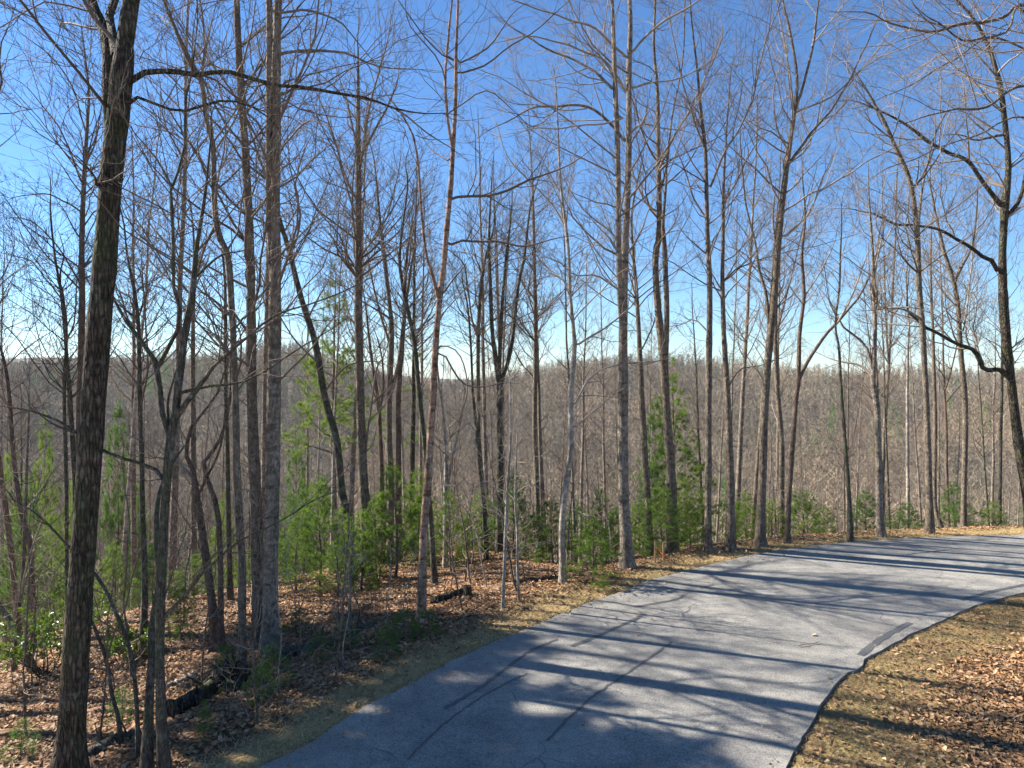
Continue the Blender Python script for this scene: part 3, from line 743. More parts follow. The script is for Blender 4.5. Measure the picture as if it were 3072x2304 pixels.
hero('dark tree forking into three upright stems behind the pale birch saplings', [
    [(1078, 1180, 16), (1080, 1053, 14), (1080, 853, 13), (1077, 815, 12), (1064, 720, 9), (1060, 620, 8), (1057, 553, 7), (1058, 480, 5)],
    [(1080, 822, 9), (1082, 720, 8), (1086, 640, 7), (1094, 553, 6), (1100, 500, 4)],
    [(1083, 830, 9), (1104, 753, 8), (1120, 620, 7), (1134, 553, 6), (1142, 480, 5), (1150, 430, 4)]], (),
    Y=24, bark='dark', crown=760, nlimb=26, seed=16, top=0, low=8, mark='three-stemmed tree')
hero('slim dark trunk running up left of the three-stemmed tree, leaning left at its foot', [
    [(1050, 1120, 10), (1047, 1106, 9), (1038, 990, 9), (1034, 920, 8), (1034, 720, 8), (1040, 620, 7), (1050, 553, 6), (1066, 500, 4)]],
    [[(1035, 740, 5), (1020, 690, 4), (1010, 620, 4), (995, 560, 3)]], Y=24.5, bark='dark', crown=740, nlimb=22, seed=17, top=0, low=8)
hero('straight slender trunk between the three-stemmed tree and the pale curving tree', [
    [(1162, 1140, 12), (1160, 1053, 11), (1155, 920, 11), (1157, 720, 9), (1155, 620, 8), (1154, 553, 7), (1152, 450, 5), (1150, 380, 3)]], (),
    Y=25, bark='greybrown', crown=740, nlimb=26, seed=18, top=0, low=8)
hero('pale curving smooth-barked tree left of the tall double trunk, kinked in its lower part', [
    [(1217, 1262, 15), (1214, 1156, 13), (1219, 1080, 13), (1232, 990, 12), (1234, 930, 12), (1233, 853, 11), (1241, 760, 10), (1240, 720, 9), (1232, 640, 8), (1229, 553, 7), (1224, 500, 6), (1210, 383, 5), (1204, 233, 3), (1198, 160, 2)]],
    [[(1244, 748, 5), (1280, 725, 5), (1320, 696, 4), (1370, 653, 3)], [(1238, 878, 5), (1255, 845, 4), (1270, 820, 4), (1317, 791, 3), (1387, 783, 3)],
     [(1240, 925, 4), (1290, 880, 3), (1330, 850, 2)], [(1232, 625, 4), (1200, 590, 3), (1170, 565, 3)], [(1225, 500, 4), (1190, 440, 3), (1130, 380, 3), (1090, 330, 2), (1070, 270, 2)],
     [(1242, 690, 3), (1290, 640, 3), (1330, 600, 2)]],
    base=(1217, 1262), bark='pale', twig='twigpale', crown=700, nlimb=16, limb_len=(.8, 2.4), seed=19, top=0, low=8, mark='pale curving tree')
hero('tall light grey double trunk at the road edge, its stems side by side throughout', [
    [(1356, 1228, 31), (1351, 1139, 25), (1347, 1053, 24), (1346, 853, 22), (1346, 686, 19), (1349, 553, 16), (1351, 500, 15), (1357, 333, 12), (1357, 167, 12), (1359, 0, 9)],
    [(1346, 760, 8), (1338, 640, 12), (1336, 500, 12), (1334, 333, 12), (1327, 167, 11), (1322, 0, 8)]],
    [[(1326, 197, 7), (1285, 155, 6), (1237, 130, 5), (1180, 105, 4), (1137, 80, 4), (1095, 50, 2)],
     [(1350, 307, 8), (1304, 253, 6), (1254, 230, 6), (1187, 230, 5), (1140, 240, 4), (1070, 277, 2)],
     [(1354, 200, 6), (1304, 133, 5), (1220, 97, 4), (1137, 80, 3)], [(1357, 127, 6), (1287, 63, 5), (1220, 40, 4), (1140, 12, 3)],
     [(1364, 117, 6), (1400, 70, 5), (1474, 20, 4), (1530, -10, 3)], [(1364, 193, 5), (1405, 178, 4), (1474, 167, 3), (1530, 130, 2)],
     [(1345, 258, 5), (1290, 268, 4), (1210, 278, 3), (1150, 280, 2)], [(1360, 290, 5), (1385, 270, 4), (1430, 275, 3), (1470, 280, 2)],
     [(1354, 640, 6), (1300, 600, 4), (1240, 590, 3), (1200, 560, 2)]],
    base=(1356, 1228), bark='grey', twig='twigpale', crown=560, nlimb=34, limb_len=(1.2, 3.8), seed=20, top=8, low=8, mark='double trunk')
hero('slimmer grey trunk just right of the tall double trunk', [
    [(1406, 1190, 15), (1400, 1086, 14), (1393, 980, 13), (1387, 886, 13), (1380, 720, 10), (1374, 620, 8), (1368, 553, 7), (1364, 470, 5), (1375, 400, 4)]],
    [[(1384, 760, 4), (1410, 700, 3), (1420, 650, 2)]], Y=20.5, bark='greybrown', crown=700, nlimb=26, seed=21, top=0, low=8)
hero('stout trunk splitting into two at mid height, in front of the large dark green pine', [
    [(1452, 1195, 27), (1450, 1053, 22), (1440, 886, 18), (1434, 786, 19), (1420, 653, 15), (1416, 553, 14), (1424, 500, 13), (1422, 333, 10), (1420, 200, 8), (1412, 100, 6), (1415, 0, 5)],
    [(1440, 800, 12), (1440, 686, 12), (1436, 553, 12), (1432, 480, 8), (1438, 400, 5)],
    [(1424, 420, 6), (1440, 360, 5), (1452, 250, 4), (1475, 130, 3), (1480, 0, 3)]],
    [[(1422, 460, 5), (1395, 440, 4), (1370, 380, 3), (1350, 300, 2)], [(1424, 370, 6), (1460, 290, 5), (1500, 220, 4), (1560, 90, 3)],
     [(1420, 350, 5), (1385, 280, 4), (1360, 200, 3)]],
    base=(1452, 1197), bark='greybrown', crown=560, nlimb=32, limb_len=(1.2, 3.2), seed=22, top=4, low=8, mark='splitting trunk')
hero('straight slim trunk, left of a close pair near the start of the bare road shoulder', [
    [(1530, 1190, 18), (1530, 1106, 15), (1530, 820, 14), (1532, 620, 13), (1527, 500, 10), (1523, 333, 8), (1512, 233, 7), (1505, 150, 5), (1495, 60, 4), (1490, 0, 3)]],
    [[(1533, 407, 6), (1558, 343, 5), (1595, 280, 4), (1625, 217, 4), (1652, 100, 3), (1690, 0, 2)], [(1530, 480, 5), (1500, 430, 4), (1480, 370, 3)],
     [(1532, 720, 4), (1500, 690, 3), (1470, 700, 2)], [(1520, 320, 5), (1480, 210, 4), (1460, 130, 3), (1440, 30, 2)]],
    base=(1530, 1193), bark='greybrown', crown=600, nlimb=30, limb_len=(1, 2.8), seed=23, top=4, low=8, mark='slim straight trunk')
hero('gently bowed trunk, thicker right one of the close pair by the road shoulder', [
    [(1577, 1186, 22), (1578, 1086, 20), (1572, 886, 14), (1563, 720, 11), (1560, 600, 9), (1562, 500, 8), (1564, 383, 6), (1570, 280, 4), (1575, 200, 3)]],
    [[(1563, 440, 5), (1585, 400, 4), (1620, 330, 3), (1650, 290, 2)], [(1570, 840, 4), (1600, 800, 3), (1640, 790, 2)]],
    base=(1577, 1190), bark='greybrown', crown=660, nlimb=30, limb_len=(1, 2.8), seed=24, top=0, low=8)
hero('big trunk leaning right with spreading crown, on the shoulder right of the close pair', [
    [(1642, 1182, 24), (1645, 1086, 19), (1652, 886, 17), (1662, 753, 16), (1672, 653, 16), (1680, 553, 14), (1685, 500, 14), (1695, 400, 13), (1708, 300, 11), (1717, 233, 9), (1722, 167, 7), (1706, 67, 5), (1690, 0, 4)],
    [(1720, 240, 7), (1738, 170, 6), (1758, 83, 6), (1768, 0, 4)],
    [(1664, 740, 8), (1655, 640, 7), (1640, 586, 6), (1630, 520, 5), (1610, 440, 4), (1600, 330, 3)]],
    [[(1708, 350, 7), (1742, 300, 6), (1808, 217, 5), (1852, 133, 4), (1895, 40, 3), (1910, 0, 2)], [(1697, 456, 5), (1740, 425, 4), (1800, 395, 4), (1880, 345, 3), (1960, 310, 2)],
     [(1715, 245, 5), (1790, 212, 4), (1860, 150, 3), (1920, 110, 2)], [(1698, 510, 5), (1745, 460, 4), (1770, 400, 3)], [(1704, 330, 5), (1680, 280, 4), (1672, 200, 3), (1690, 130, 2)],
     [(1712, 250, 5), (1706, 160, 4), (1690, 60, 3), (1680, 0, 2)], [(1755, 100, 4), (1800, 40, 3), (1830, 0, 2)]],
    base=(1642, 1182), bark='greybrown', twig='twigpale', crown=480, nlimb=34, limb_len=(1.2, 3.6), seed=25, top=5, low=8, mark='right-leaning trunk')
hero('thin trunk tangled behind the right-leaning trunk, a hand\'s width to its right', [
    [(1690, 1130, 14), (1688, 1086, 14), (1688, 953, 12), (1680, 853, 11), (1675, 753, 9), (1676, 653, 8), (1680, 560, 6), (1670, 480, 4)]], (),
    Y=25, bark='greybrown', crown=700, nlimb=24, seed=26, top=0, low=8)
hero('thin reddish tree forking low into a long branch that arcs to the right', [
    [(1700, 1172, 13), (1705, 1086, 11), (1718, 886, 11), (1725, 820, 10), (1728, 720, 9), (1738, 636, 8), (1733, 553, 7), (1740, 470, 5), (1735, 400, 3)],
    [(1728, 820, 8), (1745, 780, 8), (1762, 753, 8), (1785, 720, 7), (1808, 696, 7), (1830, 670, 6), (1858, 636, 5), (1888, 570, 4), (1900, 500, 3)]],
    [[(1808, 700, 5), (1840, 640, 4), (1865, 570, 3), (1880, 540, 2)], [(1738, 640, 4), (1765, 600, 3), (1785, 560, 3), (1800, 530, 2)]],
    base=(1700, 1174), bark='red', twig='twigpale', crown=660, nlimb=18, limb_len=(.8, 2.4), seed=27, top=0, low=8, mark='arching fork')
hero('very slim dark pole-like trunk alone between the arching fork and the kinked tree', [
    [(1837, 1168, 12), (1835, 1086, 10), (1825, 953, 8), (1815, 820, 7), (1812, 753, 6), (1804, 703, 5), (1813, 620, 5), (1815, 553, 4), (1818, 480, 3)]],
    [[(1810, 695, 3), (1790, 650, 2), (1780, 600, 2)]], base=(1837, 1170), bark='dark', crown=760, nlimb=16, limb_len=(.6, 2), seed=28, top=0, low=6)
hero('kinked grey trunk with a crooked elbow below its fork, right of the pole-like trunk', [
    [(1905, 1160, 18), (1900, 1086, 15), (1895, 886, 14), (1886, 830, 13), (1888, 786, 11), (1890, 686, 9), (1886, 620, 8), (1885, 553, 7), (1880, 470, 5)],
    [(1889, 680, 6), (1895, 640, 6), (1888, 600, 5), (1900, 540, 4)],
    [(1884, 800, 7), (1872, 750, 6), (1850, 728, 6), (1825, 710, 5), (1815, 695, 4)]],
    [[(1890, 670, 4), (1930, 665, 4), (1975, 665, 3)], [(1886, 820, 6), (1860, 790, 5), (1820, 780, 4), (1790, 775, 2)], [(1886, 560, 4), (1920, 510, 3), (1950, 450, 2)]],
    base=(1905, 1160), bark='grey', twig='twigpale', crown=720, nlimb=28, limb_len=(1, 2.6), seed=29, top=0, low=8, mark='kinked trunk')
hero('tall trunk bending left as it rises, standing right of the kinked grey trunk', [
    [(2008, 1153, 20), (2008, 1086, 16), (2002, 886, 14), (1993, 720, 13), (1985, 620, 13), (1982, 520, 12), (1972, 417, 11), (1958, 367, 10), (1935, 317, 9), (1908, 257, 8), (1890, 225, 6), (1870, 190, 4)],
    [(1984, 520, 7), (1990, 430, 6), (2000, 370, 5), (2020, 290, 4), (2045, 240, 3)]],
    [[(1990, 690, 6), (1940, 665, 4), (1900, 670, 3)]],
    base=(2008, 1153), bark='greybrown', crown=640, nlimb=32, limb_len=(1, 3.0), seed=30, top=0, low=8, mark='left-bending trunk')
hero('light trunk forking into a narrow V high up, left of the edge oak', [
    [(2082, 1150, 15), (2082, 1086, 13), (2085, 886, 13), (2075, 753, 12), (2068, 653, 11), (2058, 603, 10), (2042, 553, 8), (2025, 480, 6), (2010, 400, 4)],
    [(2060, 615, 7), (2075, 580, 7), (2100, 530, 5), (2110, 450, 4)]],
    [[(2080, 720, 5), (2092, 640, 4), (2100, 570, 4), (2105, 520, 3)]], Y=24, bark='greybrown', twig='twigpale', crown=700, nlimb=30, limb_len=(1, 2.8), seed=31, top=0, low=8)
hero('thin pole behind the left-bending trunk, on its right', [
    [(2035, 1140, 10), (2020, 1086, 10), (2020, 900, 9), (2016, 760, 8), (2012, 650, 6), (2010, 560, 5), (2012, 500, 3)]], (),
    Y=26, bark='greybrown', crown=740, nlimb=20, seed=32, top=0, low=8)
hero('gnarled oak at the right edge with long crooked limbs reaching left over the road', [
    [(2232, 1152, 30), (2218, 1053, 27), (2200, 953, 24), (2188, 853, 21), (2175, 753, 22), (2167, 653, 22), (2165, 553, 18), (2167, 500, 18), (2170, 443, 20), (2178, 367, 14), (2172, 283, 13), (2162, 200, 13), (2155, 167, 13), (2135, 100, 9), (2105, 43, 7), (2072, 5, 5)],
    [(2176, 470, 12), (2202, 433, 10), (2215, 380, 9), (2230, 300, 7)]],
    [[(2162, 443, 14), (2135, 407, 11), (2092, 347, 10), (2050, 328, 9), (2008, 307, 8), (1968, 273, 7), (1925, 250, 5), (1885, 230, 4), (1850, 220, 2)],
     [(2154, 585, 12), (2140, 562, 11), (2122, 553, 10), (2075, 520, 8), (2015, 493, 7), (1980, 490, 6), (1942, 487, 6), (1895, 470, 5), (1870, 460, 3)],
     [(2182, 822, 14), (2162, 800, 13), (2128, 796, 12), (2108, 760, 11), (2070, 742, 9), (2030, 722, 8), (1982, 690, 7), (1960, 660, 4)],
     [(2172, 290, 8), (2140, 296, 6), (2105, 300, 5), (2070, 290, 3)], [(2176, 760, 5), (2200, 740, 4), (2240, 700, 3)],
     [(2150, 165, 6), (2180, 130, 5), (2212, 105, 4)]],
    Y=22.5, bark='oak', twig='twigpale', crown=480, nlimb=40, limb_len=(1.2, 3.4), seed=33, top=4, low=10, mark='edge oak')
hero('branches with red buds reaching in from a maple out of view on the right', [
    [(2560, 1200, 40), (2520, 800, 36), (2470, 400, 30), (2440, 100, 24), (2420, -250, 14)]],
    [[(2455, 200, 16), (2330, 60, 12), (2212, 7, 9), (2168, 33, 9), (2092, 43, 8), (2035, 58, 7), (1988, 53, 5), (1918, 40, 4), (1870, 12, 3)],
     [(2470, 380, 12), (2320, 130, 10), (2212, 25, 6), (2180, 75, 6), (2100, 95, 5), (2035, 60, 4)],
     [(2480, 420, 14), (2330, 210, 9), (2212, 177, 7), (2142, 217, 7), (2095, 230, 6), (2060, 224, 4), (1975, 250, 3)],
     [(2460, 260, 10), (2300, 180, 7), (2212, 100, 5), (2130, 80, 5), (2050, 130, 4), (1960, 180, 3), (1880, 215, 2)],
     [(2490, 520, 10), (2300, 300, 6), (2212, 255, 5), (2120, 290, 4), (2000, 330, 3), (1900, 370, 2)]],
    Y=13.5, bark='greybrown', twig='twigpale', crown=100, nlimb=16, limb_len=(2, 4), seed=34, top=6, dens=.8)
# left side of the picture
hero('slim reddish brown tree at the left edge of the picture, leaning slightly left', [
    [(72, 1330, 14), (66, 1180, 13), (55, 1140, 13), (43, 1086, 12), (27, 953, 11), (20, 853, 9), (10, 786, 8), (-2, 745, 6), (-15, 700, 4)]],
    [[(30, 960, 4), (60, 900, 3), (80, 850, 2)]], Y=16, bark='red', twig='twigpale', crown=1000, nlimb=18, limb_len=(.8, 2.2), seed=35, top=0, low=10)
hero('thin dark crooked stem immediately left of the thick oak', [
    [(145, 1400, 10), (143, 1200, 9), (143, 1053, 9), (138, 853, 8), (143, 720, 8), (135, 640, 7), (123, 586, 6), (112, 500, 5), (108, 430, 3)]],
    [[(142, 740, 5), (160, 700, 4), (165, 620, 3)], [(135, 650, 4), (100, 600, 3), (60, 560, 3), (20, 550, 2)]],
    Y=15.5, bark='dark', twig='twig', crown=860, nlimb=28, limb_len=(.8, 2.8), seed=36, top=0, low=8)
hero('tall light trunk just left of the thick oak, with a crown of fine twigs', [
    [(168, 1250, 20), (168, 1086, 18), (170, 953, 16), (173, 836, 15), (177, 686, 15), (177, 553, 13), (177, 500, 12), (182, 367, 10), (188, 267, 8), (192, 200, 6), (185, 130, 4), (180, 90, 3)]],
    [[(178, 400, 5), (150, 320, 4), (110, 250, 3), (60, 190, 2)], [(188, 300, 4), (160, 200, 3), (120, 130, 3), (60, 80, 2)], [(178, 460, 5), (130, 430, 4), (70, 420, 3)],
     [(175, 620, 5), (140, 560, 4), (90, 500, 3), (40, 470, 2)], [(184, 350, 4), (205, 310, 3), (215, 250, 2)]],
    Y=18, bark='greybrown', twig='twig', crown=650, nlimb=36, limb_len=(1.2, 3.6), seed=37, top=0, low=8, mark='light trunk')
hero('dark trunk leaning against the light trunk left of the thick oak', [
    [(150, 1300, 14), (160, 1200, 13), (163, 1086, 12), (158, 953, 12), (152, 853, 11), (146, 780, 9), (140, 700, 7), (130, 600, 5)]], (),
    Y=17, bark='dark', twig='twig', crown=900, nlimb=20, seed=38, top=0, low=6)
hero('slender dark trunk rising behind the mossy twin-trunked tree on its left', [
    [(310, 1405, 17), (312, 1250, 14), (308, 1106, 12), (306, 1000, 11), (303, 886, 10), (302, 753, 9), (297, 670, 8), (285, 600, 7), (275, 553, 5), (265, 470, 4)]],
    [[(303, 880, 5), (318, 800, 4), (315, 700, 4), (310, 620, 3)], [(300, 740, 4), (280, 700, 3), (262, 640, 3)]],
    base=(310, 1405), bark='dark', twig='twig', crown=860, nlimb=26, limb_len=(.8, 2.8), seed=39, top=0, low=8)
hero('straight brown trunk seen between the mossy twin-trunked tree and the rusty fork', [
    [(420, 1330, 14), (418, 1100, 13), (417, 886, 12), (417, 753, 10), (418, 650, 8), (420, 560, 6), (415, 470, 4)]], (),
    Y=22, bark='greybrown', twig='twig', crown=780, nlimb=26, limb_len=(1, 3), seed=40, top=0, low=8)
hero('slim dark stem close behind the leftmost of the three tall grey trunks', [
    [(498, 1380, 13), (495, 1150, 12), (492, 986, 11), (488, 850, 9), (487, 686, 8), (486, 600, 6), (480, 540, 5), (470, 470, 3)]],
    [[(487, 700, 5), (475, 660, 4), (450, 640, 3), (430, 632, 2)]], Y=18.5, bark='dark', twig='twig', crown=820, nlimb=22, limb_len=(.8, 2.4), seed=41, top=0, low=8)
hero('trunk leaning left at the lower left edge, its foot on the leaf litter', [
    [(108, 1540, 17), (85, 1480, 16), (67, 1440, 16), (43, 1380, 15), (20, 1340, 14), (0, 1313, 13), (-60, 1200, 10)]], (),
    Y=14.2, bark='greybrown', twig='twigpale', crown=1500, nlimb=8, limb_len=(.6, 1.8), seed=42, top=0, low=4)
hero('slim upright stem at the lower left edge crossing in front of the leaning trunk', [
    [(30, 1530, 11), (32, 1440, 10), (38, 1340, 10), (50, 1240, 9), (55, 1106, 8), (58, 1000, 6), (62, 900, 4)]],
    [[(45, 1290, 5), (65, 1200, 4), (85, 1140, 3), (98, 1100, 2)]], Y=14.5, bark='greybrown', twig='twigpale', crown=1300, nlimb=16, limb_len=(.6, 1.8), seed=43, top=0, low=6)
hero('curved grey-brown trunk at the left end of the group left of the peeling tree', [
    [(842, 1200, 17), (844, 1053, 15), (840, 953, 14), (840, 853, 13), (845, 720, 11), (840, 653, 9), (830, 553, 8), (820, 470, 6), (812, 380, 4)],
    [(843, 860, 8), (862, 780, 8), (872, 700, 7), (885, 600, 6), (893, 540, 4)],
    [(836, 740, 6), (822, 680, 5), (805, 610, 4), (795, 560, 3)]], (), Y=23, bark='greybrown', crown=740, nlimb=34, limb_len=(1, 3), seed=44, top=0, low=8, mark='curved trunk')
hero('reddish trunk right beside the curved grey-brown trunk, left of the peeling tree', [
    [(862, 1160, 14), (861, 1053, 13), (862, 953, 12), (862, 853, 11), (868, 760, 10), (874, 680, 8), (876, 600, 7), (884, 520, 5)]], (),
    Y=24, bark='red', crown=740, nlimb=24, limb_len=(1, 2.6), seed=45, top=0, low=6)
hero('short dark trunk left of the curved grey-brown trunk, ending in a spray of twigs', [
    [(826, 1150, 12), (824, 1020, 11), (819, 886, 9), (812, 830, 8), (800, 750, 6), (792, 680, 4)],
    [(820, 890, 6), (828, 840, 5), (826, 780, 4)]], (), Y=24, bark='red', crown=900, nlimb=16, limb_len=(.8, 2.2), seed=46, top=0, low=6)
hero('pale forked understory tree between the dark slim trunk and the peeling tree', [
    [(962, 1180, 11), (963, 1053, 10), (963, 980, 8), (958, 900, 6), (950, 840, 5), (945, 790, 3)],
    [(968, 1060, 7), (975, 1000, 6), (990, 930, 5), (1002, 870, 3)]], (), Y=22, bark='pale', twig='twigpale', crown=1000, nlimb=18, limb_len=(.8, 2.2), seed=47, top=0, low=6)
hero('leaning dark stem crossing behind the right side of the peeling reddish tree', [
    [(1050, 1180, 9), (1046, 1100, 8), (1036, 1000, 8), (1030, 930, 7), (1022, 850, 6), (1018, 760, 5), (1010, 660, 4)]], (),
    Y=22, bark='dark', crown=800, nlimb=20, limb_len=(.8, 2.2), seed=48, top=0, low=6)

LAND = [(85, 'left edge'), (240, 'thick oak'), (360, 'mossy tree'), (520, 'trunk trio'), (720, 'leaning trunk'), (780, 'fan-topped trunk'),
        (935, 'peeling tree'), (1080, 'three-stemmed tree'), (1235, 'pale tree'), (1347, 'double trunk'), (1445, 'splitting trunk'), (1550, 'close pair'),
        (1655, 'right-leaning trunk'), (1825, 'pole-like trunk'), (1898, 'kinked trunk'), (2005, 'left-bending trunk'), (2190, 'edge oak')]
def gap_phrase(x):
    if x < 85: return 'at the far left edge'
    for (a, na), (b, nb) in zip(LAND[:-1], LAND[1:]):
        if a <= x < b: return 'between %s and %s' % (na, nb)
    return 'at the far right edge'

# ------------------------------------------------------------------ the wood behind: one of each kind, then copies
def proto_tree(H, r, bark, twig, seed, fork=False, lean=0.0, cb=0.45, nl=40, ll=(1.4, 3.8), dens=1.05, wig=.02, rc=.03, jit=.15):
    rng = np.random.default_rng(seed)
    root = empty('bare_tree', (0, 0, 0))
    K = 30; t = np.linspace(0, 1, K)
    C = np.zeros((K, 4)); C[:, 2] = t * H - 0.3
    C[:, 0] = lean * t ** 1.3 * H + np.cumsum(rng.normal(0, wig, K)) * t; C[:, 1] = np.cumsum(rng.normal(0, wig, K)) * t
    C[:, 3] = r * (1 - 0.85 * t) * (1 + .35 * np.exp(-t * H / .4))
    mb = MB(); mb.tubes(C[None, :, :3], C[None, :, 3], 8); cs = [C]
    if fork:
        k0 = int(K * rng.uniform(.35, .5)); n = K - k0
        D = np.zeros((n, 4)); s = np.linspace(0, 1, n); az = rng.uniform(0, 6.28)
        D[:, 2] = C[k0, 2] + s * (H * .92 - C[k0, 2]); D[:, 0] = C[k0, 0] + math.cos(az) * 1.8 * s ** .8; D[:, 1] = C[k0, 1] + math.sin(az) * 1.8 * s ** .8
        D[:, 3] = C[k0, 3] * .75 * (1 - .85 * s)
        mb.tubes(D[None, :, :3], D[None, :, 3], 7); cs.append(D)
    mb.obj('trunk', bark, root)
    P0, Dd, L, rr = [], [], [], []
    for C in cs:
        for q in np.sort(rng.random(nl // len(cs))):
            k = int((cb + (1 - cb) * q) * (len(C) - 2)) if C is cs[0] else int(q * (len(C) - 2))
            az = rng.uniform(0, 6.28); e = math.radians(rng.uniform(30, 60))
            P0.append(C[k, :3]); Dd.append([math.cos(az) * math.sin(e), math.sin(az) * math.sin(e), math.cos(e)])
            L.append(rng.uniform(*ll) * (1.2 - .7 * q)); rr.append(float(np.clip(C[k, 3] * .45, .01, rc)))
    for _ in range(8):
        k = rng.integers(4, int(K * cb)); az = rng.uniform(0, 6.28)
        P0.append(cs[0][k, :3]); Dd.append([math.cos(az), math.sin(az), .4]); L.append(rng.uniform(.5, 1.6)); rr.append(.01)
    P, Rr = grow(np.array(P0), np.array(Dd), np.array(L), np.array(rr), 9, rng, jit, .07, .15)
    cr = MB(); cr.tubes(P, Rr, 5)
    twigs(cr, P, Rr, rng, dens, rmin=.005)
    cr.obj('crown', twig, root)
    return root
PK = [  # phrase, builder args
    ('straight grey tree', dict(H=23, r=.145, bark='grey', twig='twigpale', seed=101)),
    ('forked brown tree', dict(H=22, r=.135, bark='greybrown', twig='twiggrey', seed=102, fork=True)),
    ('slim dark tree', dict(H=19, r=.095, bark='dark', twig='twiggrey', seed=103, nl=32)),
    ('slender pale tree', dict(H=18, r=.09, bark='pale', twig='twigpale', seed=104, nl=32, wig=.03)),
    ('leaning brown tree', dict(H=20, r=.11, bark='greybrown', twig='twiggrey', seed=105, lean=.12)),
    ('reddish forked tree', dict(H=17, r=.085, bark='red', twig='twiggrey', seed=106, fork=True, wig=.04, cb=.4)),
    ('stout dark tree', dict(H=24, r=.17, bark='oak', twig='twiggrey', seed=107, nl=44)),
    ('thin wispy tree', dict(H=16, r=.06, bark='grey', twig='twigpale', seed=108, nl=22, ll=(.8, 2.2))),
]
protos = [proto_tree(**k) for _, k in PK]
def band(Y): return 'near slope' if Y < 38 else ('mid slope' if Y < 60 else ('lower slope' if Y < 85 else 'valley floor'))
spots = []
rng = np.random.default_rng(5)
tries = 0
while len(spots) < 205 and tries < 20000:
    tries += 1
    Y = 23 + 92 * rng.random() ** 1.25; x = rng.uniform(-.82, .82) * Y
    if float(sdist(np.array([x]), np.array([Y]), LEFT)[0]) < 5.5: continue
    if min([math.hypot(x - a, Y - b) for a, b in HERO_POS]) < 1.6: continue
    if spots and min(math.hypot(x - a, Y - b) for a, b in spots) < 2.2 + Y * .02: continue
    spots.append((x, Y))
used = [False] * len(protos)
for x, Y in spots:
    k = int(rng.choice(len(protos), p=[.20, .12, .12, .19, .10, .06, .04, .17]))
    s = rng.uniform(.72, 1.1); loc = (x, Y, gz(x, Y)); rz = rng.uniform(0, 6.28); sc = (s, s, s * rng.uniform(.9, 1.1))
    if not used[k]:
        o = protos[k]; o.location = loc; o.rotation_euler = (0, 0, rz); o.scale = sc; used[k] = True
    else:
        o = copy_tree(protos[k], loc, rz, sc, (rng.normal(0, .03), rng.normal(0, .03)))
    px = (512 + F * x / Y) / S
    tag(o, '%s, %s, %s' % (PK[k][0], band(Y), gap_phrase(px)), 'tree', 'bare trees of the wood beyond the road')

# thin understory saplings
def proto_sapling(H, r, bark, seed):
    rng = np.random.default_rng(seed); root = empty('bare_sapling', (0, 0, 0))
    K = 14; t = np.linspace(0, 1, K); C = np.zeros((K, 4)); C[:, 2] = t * H - .1
    C[:, 0] = np.cumsum(rng.normal(0, .03, K)); C[:, 1] = np.cumsum(rng.normal(0, .03, K)); C[:, :2] -= C[0, :2]; C[:, 3] = r * (1 - .8 * t)
    mb = MB(); mb.tubes(C[None, :, :3], C[None, :, 3], 6); mb.obj('trunk', bark, root)
    P0, D, L = [], [], []
    for q in np.sort(rng.random(14)):
        k = int((.15 + .85 * q) * (K - 2)); az = rng.uniform(0, 6.28)
        P0.append(C[k, :3]); D.append([math.cos(az), math.sin(az), rng.uniform(.2, 1.1)]); L.append(rng.uniform(.3, .9) * H / 3.5)
    P, Rr = grow(np.array(P0), np.array(D), np.array(L), np.full(len(L), r * .4), 6, rng, .2, .05)
    cr = MB(); cr.tubes(P, Rr, 4); twigs(cr, P, Rr, rng, .9, rmin=.0028); cr.obj('crown', 'twigpale' if bark != 'dark' else 'twig', root)
    return root
SK = [('pale leafless sapling', 3.2, .016, 'pale'), ('dark leafless sapling', 2.6, .014, 'dark'), ('tall wispy sapling', 4.6, .024, 'greybrown'), ('low reddish sapling', 1.8, .012, 'red')]
sproto = [proto_sapling(h, r, b, 200 + i) for i, (_, h, r, b) in enumerate(SK)]
su = [False] * 4
sp = [hit(*p) for p in [(536, 1560), (555, 1570), (588, 1545), (605, 1500), (665, 1400), (735, 1440), (672, 1380), (640, 1330), (770, 1360), (812, 1400), (860, 1380), (880, 1330), (985, 1290), (1020, 1250), (1155, 1270),
                         (1180, 1250), (1270, 1240), (1330, 1235), (490, 1560), (430, 1500), (250, 1480), (220, 1600), (60, 1600), (20, 1500), (720, 1480), (760, 1430), (1000, 1320), (950, 1310), (1050, 1270), (690, 1500)]]
while len(sp) < 215:
    Y = rng.uniform(11, 34); x = rng.uniform(-.8, .8) * Y
    dd = float(sdist(np.array([x]), np.array([Y]), LEFT)[0])
    if dd < 1.6 or (x > 2 and dd < 2.2): continue
    sp.append(np.array([x, Y, gz(x, Y)]))
for q in sp:
    k = int(rng.integers(4)); s = rng.uniform(.6, 1.15); rz = rng.uniform(0, 6.28)
    if not su[k]: o = sproto[k]; o.location = q; o.rotation_euler = (0, 0, rz); o.scale = (s, s, s); su[k] = True
    else: o = copy_tree(sproto[k], q, rz, (s, s, s), (rng.normal(0, .1), rng.normal(0, .1)))
    px = (512 + F * q[0] / q[1]) / S
    pl = 'road shoulder' if float(sdist(np.array([q[0]]), np.array([q[1]]), LEFT)[0]) < 4 else ('leafy bank' if q[1] < 20 else 'among pines')
    tag(o, '%s, %s, %s' % (SK[k][0], pl, gap_phrase(px)), 'sapling', 'thin leafless saplings of the understory')

